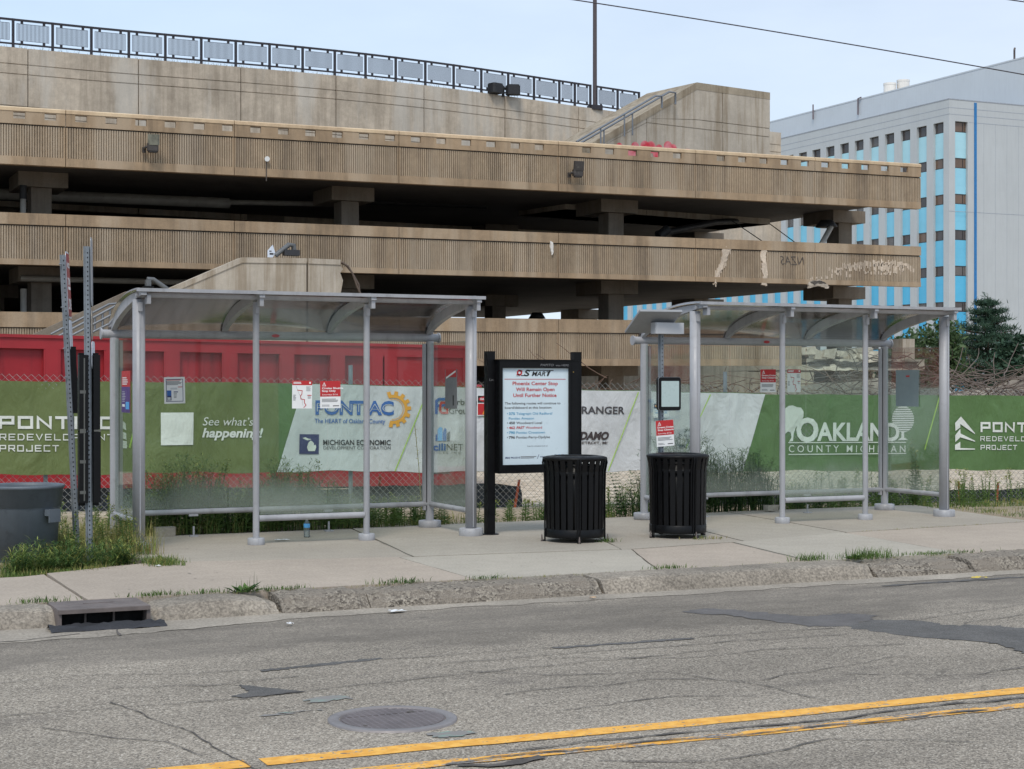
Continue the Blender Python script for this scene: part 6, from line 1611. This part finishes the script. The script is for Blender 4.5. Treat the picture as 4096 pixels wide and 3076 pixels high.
def rosette(n=18, h=.16, spikes=7):
    def f(b, r):
        for i in range(n): a = r.uniform(0, 6.3); leaf(b, (r.gauss(0, .04), r.gauss(0, .02), 0), (cos(a), sin(a), r.uniform(.25, 1)), h*r.uniform(.6, 1.1), .022, r.choice((2, 2, 4)))
        for i in range(spikes): blade(b, (r.gauss(0, .06), r.gauss(0, .03), 0), r.uniform(0, 6), h*1.25*r.uniform(.7, 1.2), .004, .1, 4)
        tuft(b, .12, 0, 0, 20, .08, r, .06, .004, (0,))
    return f
for u, y, sp, lb in ((3.62, 12.90, (20, .15, 7), 'broad leaved plantain with seed spikes in the kerb joint right of the storm drain'), (9.55, 12.93, (16, .12, 6), 'plantain with seed spikes at the broken kerb piece on the right')):
    plant('kerb_plant', u, y, lb, rosette(sp[0], sp[1]*.8, sp[2]))
def gt(n, h, sx, sy, mis=(0, 0, 2)):
    def f(b, r):
        for i in range(n): blade(b, (r.gauss(0, sx), r.gauss(0, sy), 0), r.uniform(0, 6.3), h*r.uniform(.5, 1.2), .005, r.uniform(.3, 1), r.choice(mis))
    return f
for x, y, n, h, sx, sy, lb in ((2.07, 12.98, 110, .06, .10, .04, 'small grass tuft in the joint left of the storm drain'), (2.95, 12.98, 130, .06, .14, .03, 'flat grass patch in the joint right of the storm drain plate'), (3.35, 12.96, 90, .05, .12, .03, 'thin grass patch along the kerb between drain and plantain'),
        (3.95, 12.95, 110, .05, .14, .03, 'mossy grass patch behind the crumbled kerb, next to the plantain'), (4.95, 12.95, 120, .07, .12, .03, 'grass tuft on the joint behind the middle of the crumbled kerb'), (5.75, 12.95, 70, .05, .1, .02, 'small grass tuft at the corner of the pale paving slab'),
        (7.53, 12.99, 90, .05, .11, .04, 'round green grass tuft on the pavement below the second litter bin'), (9.12, 13.02, 150, .10, .10, .05, 'bright grass tuft on the joint near the broken kerb on the right'), (9.75, 12.98, 240, .12, .14, .07, 'thick grass mound over the broken kerb on the right'), (10.5, 12.98, 260, .05, .32, .04, 'long strip of grass on the kerb joint at the far right'),
        (8.22, 15.42, 70, .07, .07, .04, 'small grass tuft at the right foot of the first litter bin'), (9.40, 15.28, 70, .05, .11, .05, 'dry grass tuft at the foot of the second litter bin')):
    plant('grass_tuft', x, y, lb, gt(n, h, sx, sy, (1, 0, 1) if 'dry' in lb else (0, 0, 2)), 'grass tuft')
b = MB(); rr = random.Random(31)
for i in range(420):
    x = rr.uniform(-1, 12); 
    if 2.1 < x < 2.78: continue
    tuft(b, x, 12.935+rr.gauss(0, .012), -.01, 3, .03, rr, .02, .003, (1, 1, 0, 3))
o = b.build('moss', MG); tag(o, 'thin line of moss and dry grass in the joint behind the kerb', 'moss', None, 'stuff')
b = MB(); rr = random.Random(33)
for i in range(110): x = rr.uniform(11.4, 16); tuft(b, x, jy(x)+rr.gauss(0, .015), -.01, 3, .035, rr, .02, .003, (1, 1, 3))
o = b.build('moss', MG); tag(o, 'brown line of moss in the long paving joint at the right', 'moss', None, 'stuff')
b = MB(); rr = random.Random(34)
for i in range(260):
    s_ = rr.uniform(-8, 24); p = Mw @ Vector((s_, .3, ztop(s_)))
    for k in range(3): blade(b, tuple(p+Vector((rr.gauss(0, .2), rr.gauss(0, .1), -.02))), rr.uniform(0, 6.3), rr.uniform(.1, .32), .012, rr.uniform(.2, .8), rr.choice((1, 1, 0)))
o = b.build('dry_grass', MG); tag(o, 'thin dry grass along the top of the plaza wall under the railing', 'grass', None, 'stuff')

# ------------------------------------------------------------------ overhead cable, litter
def cable(pts, r, label):
    b = MB(); o = b.tube([(x-pts[0][0], y-pts[0][1], z-pts[0][2]) for x, y, z in pts], r, 6).build('overhead_cable', plain('cable_black', (66, 62, 68), .6)); o.location = pts[0]; tag(o, label, 'cable', 'overhead cables')
A_, B_, C_ = Vector((12.1, 27.457, 8.821)), Vector((18.365, 25.66, 8.044)), Vector((26.288, 24.197, 7.136))
def para(t): return tuple(A_*((t-.5)*(t-1)/.5)+B_*(t*(t-1)/-.25)+C_*(t*(t-.5)/.5))
cable([para(t) for t in frange(0, 1, 24)], .011, 'thin dark overhead cable sloping across the sky to the right edge')
A_, B_, C_ = Vector((19.966, 23.817, 8.704)), Vector((21.553, 24.184, 8.784)), Vector((24.624, 24.967, 8.988))
cable([para(t) for t in frange(0, 1, 12)], .011, 'short stretch of dark overhead cable in the top right corner')
o = empty('water_bottle', (5.55, 17.27, 0), 'clear plastic water bottle with blue label under the front rail of the left shelter', 'bottle')
M_pet = glassmat('clear_plastic', (.86, .92, .94, 1), .12, (190, 200, 205), 1.2, .12)
b = MB(); b.lathe([(.0005, .003), (.03, .0), (.033, .01), (.031, .05), (.033, .09), (.032, .13), (.024, .165), (.014, .185), (.013, .19)], n=20); b.build('body', M_pet, o)
b = MB(); b.lathe([(.0335, .105), (.0338, .11), (.0338, .145), (.0328, .148)], n=20); b.build('wrapper', INK['sky'], o); b = MB(); b.lathe([(.0155, .188), (.0155, .206), (.0005, .207)], n=16); b.build('cap', INK['white'], o)
def scrap(x, y, z, w, d, label, mat, rot=0., name='paper_scrap'):
    b = MB(); rr = random.Random(int(x*100)); b.grid(lambda u, v: ((u-.5)*w*(.8+.2*cos(v*9)), (v-.5)*d, .006+.02*abs(fnoise(u*3+x, v*3, 0, 2))), frange(0, 1, 7), frange(0, 1, 5)); o = b.build(name, mat); o.location = (x, y, z); o.rotation_euler = (0, 0, rot); tag(o, label, 'litter', 'scattered litter'); return o
scrap(5.18, 16.98, .004, .17, .07, 'flat white paper lying between the posts of the left shelter', M_white, .1)
scrap(4.664, 12.23, -.13, .16, .07, 'white paper scrap on the road by the crumbled kerb', M_white, .05)
scrap(2.62, 16.75, -.02, .1, .05, 'bent white scrap in the grass beside the upright signpost', M_white, .5)
scrap(3.691, 11.907, -.13, .06, .04, 'tiny white scrap on the gutter near the kerb joint', M_white, .2)
scrap(10.334, 12.104, -.13, .16, .05, 'yellow wrapper in the gutter at the far right', plain('yellow_wrapper', (222, 196, 70), .5), -.4, 'wrapper')
scrap(6.435, 12.309, -.13, .06, .04, 'small pale pebble sized scrap in the gutter at the kerb joint below the bins', plain('tan_scrap', (206, 170, 130), .6), .3)
rr = random.Random(55); 
b = MB()
for i in range(26): pass
x, y = 4.187, 18.109
b = MB(); b.box(-.11, .11, -.06, .06, 0, .10, 0, None, .012); o = b.build('concrete_block', M_slab[3]); o.location = (x, y-.06, 0); tag(o, 'grey concrete block on the pavement edge inside the left shelter', 'block')
x, y = 12.127, 18.232
b = MB(); chunk(b, (0, 0, .05), .09); o = b.build('stone', M_slab[2]); o.location = (x, y, 0); tag(o, 'pale lump of stone on the pavement edge inside the right shelter', 'stone')
x, y = 17.394, 20.341
o = scrap(x, y, gz(x, y)+.03, .26, .1, 'orange and white scrap by the silt fence at the right', plain('orange_scrap', (214, 120, 70), .6), .2)
scrap(3.42, 15.0, .004, .05, .04, 'white scrap at the corner of the grass by the left shelter', M_white, .9)
# small gum stains on the pavement
b = MB(); rr = random.Random(77)
for i in range(170):
    x = rr.uniform(2.5, 14); y = rr.uniform(13.1, 17.6)
    if y > 14.6 and y < 15.6: continue
    if x < 3.9 and y > 14.7: continue
    w = rr.uniform(.005, .016); polyface(b, [(x+w*cos(a)*rr.uniform(.7, 1.2), y+w*.8*sin(a)*rr.uniform(.7, 1.2)) for a in frange(0, 2*pi, 7)[:-1]], lambda x, y: (x, y, .0065))
o = b.build('pavement_stain', plain('gum_stain', (124, 116, 108), .9)); o['kind'] = 'structure'
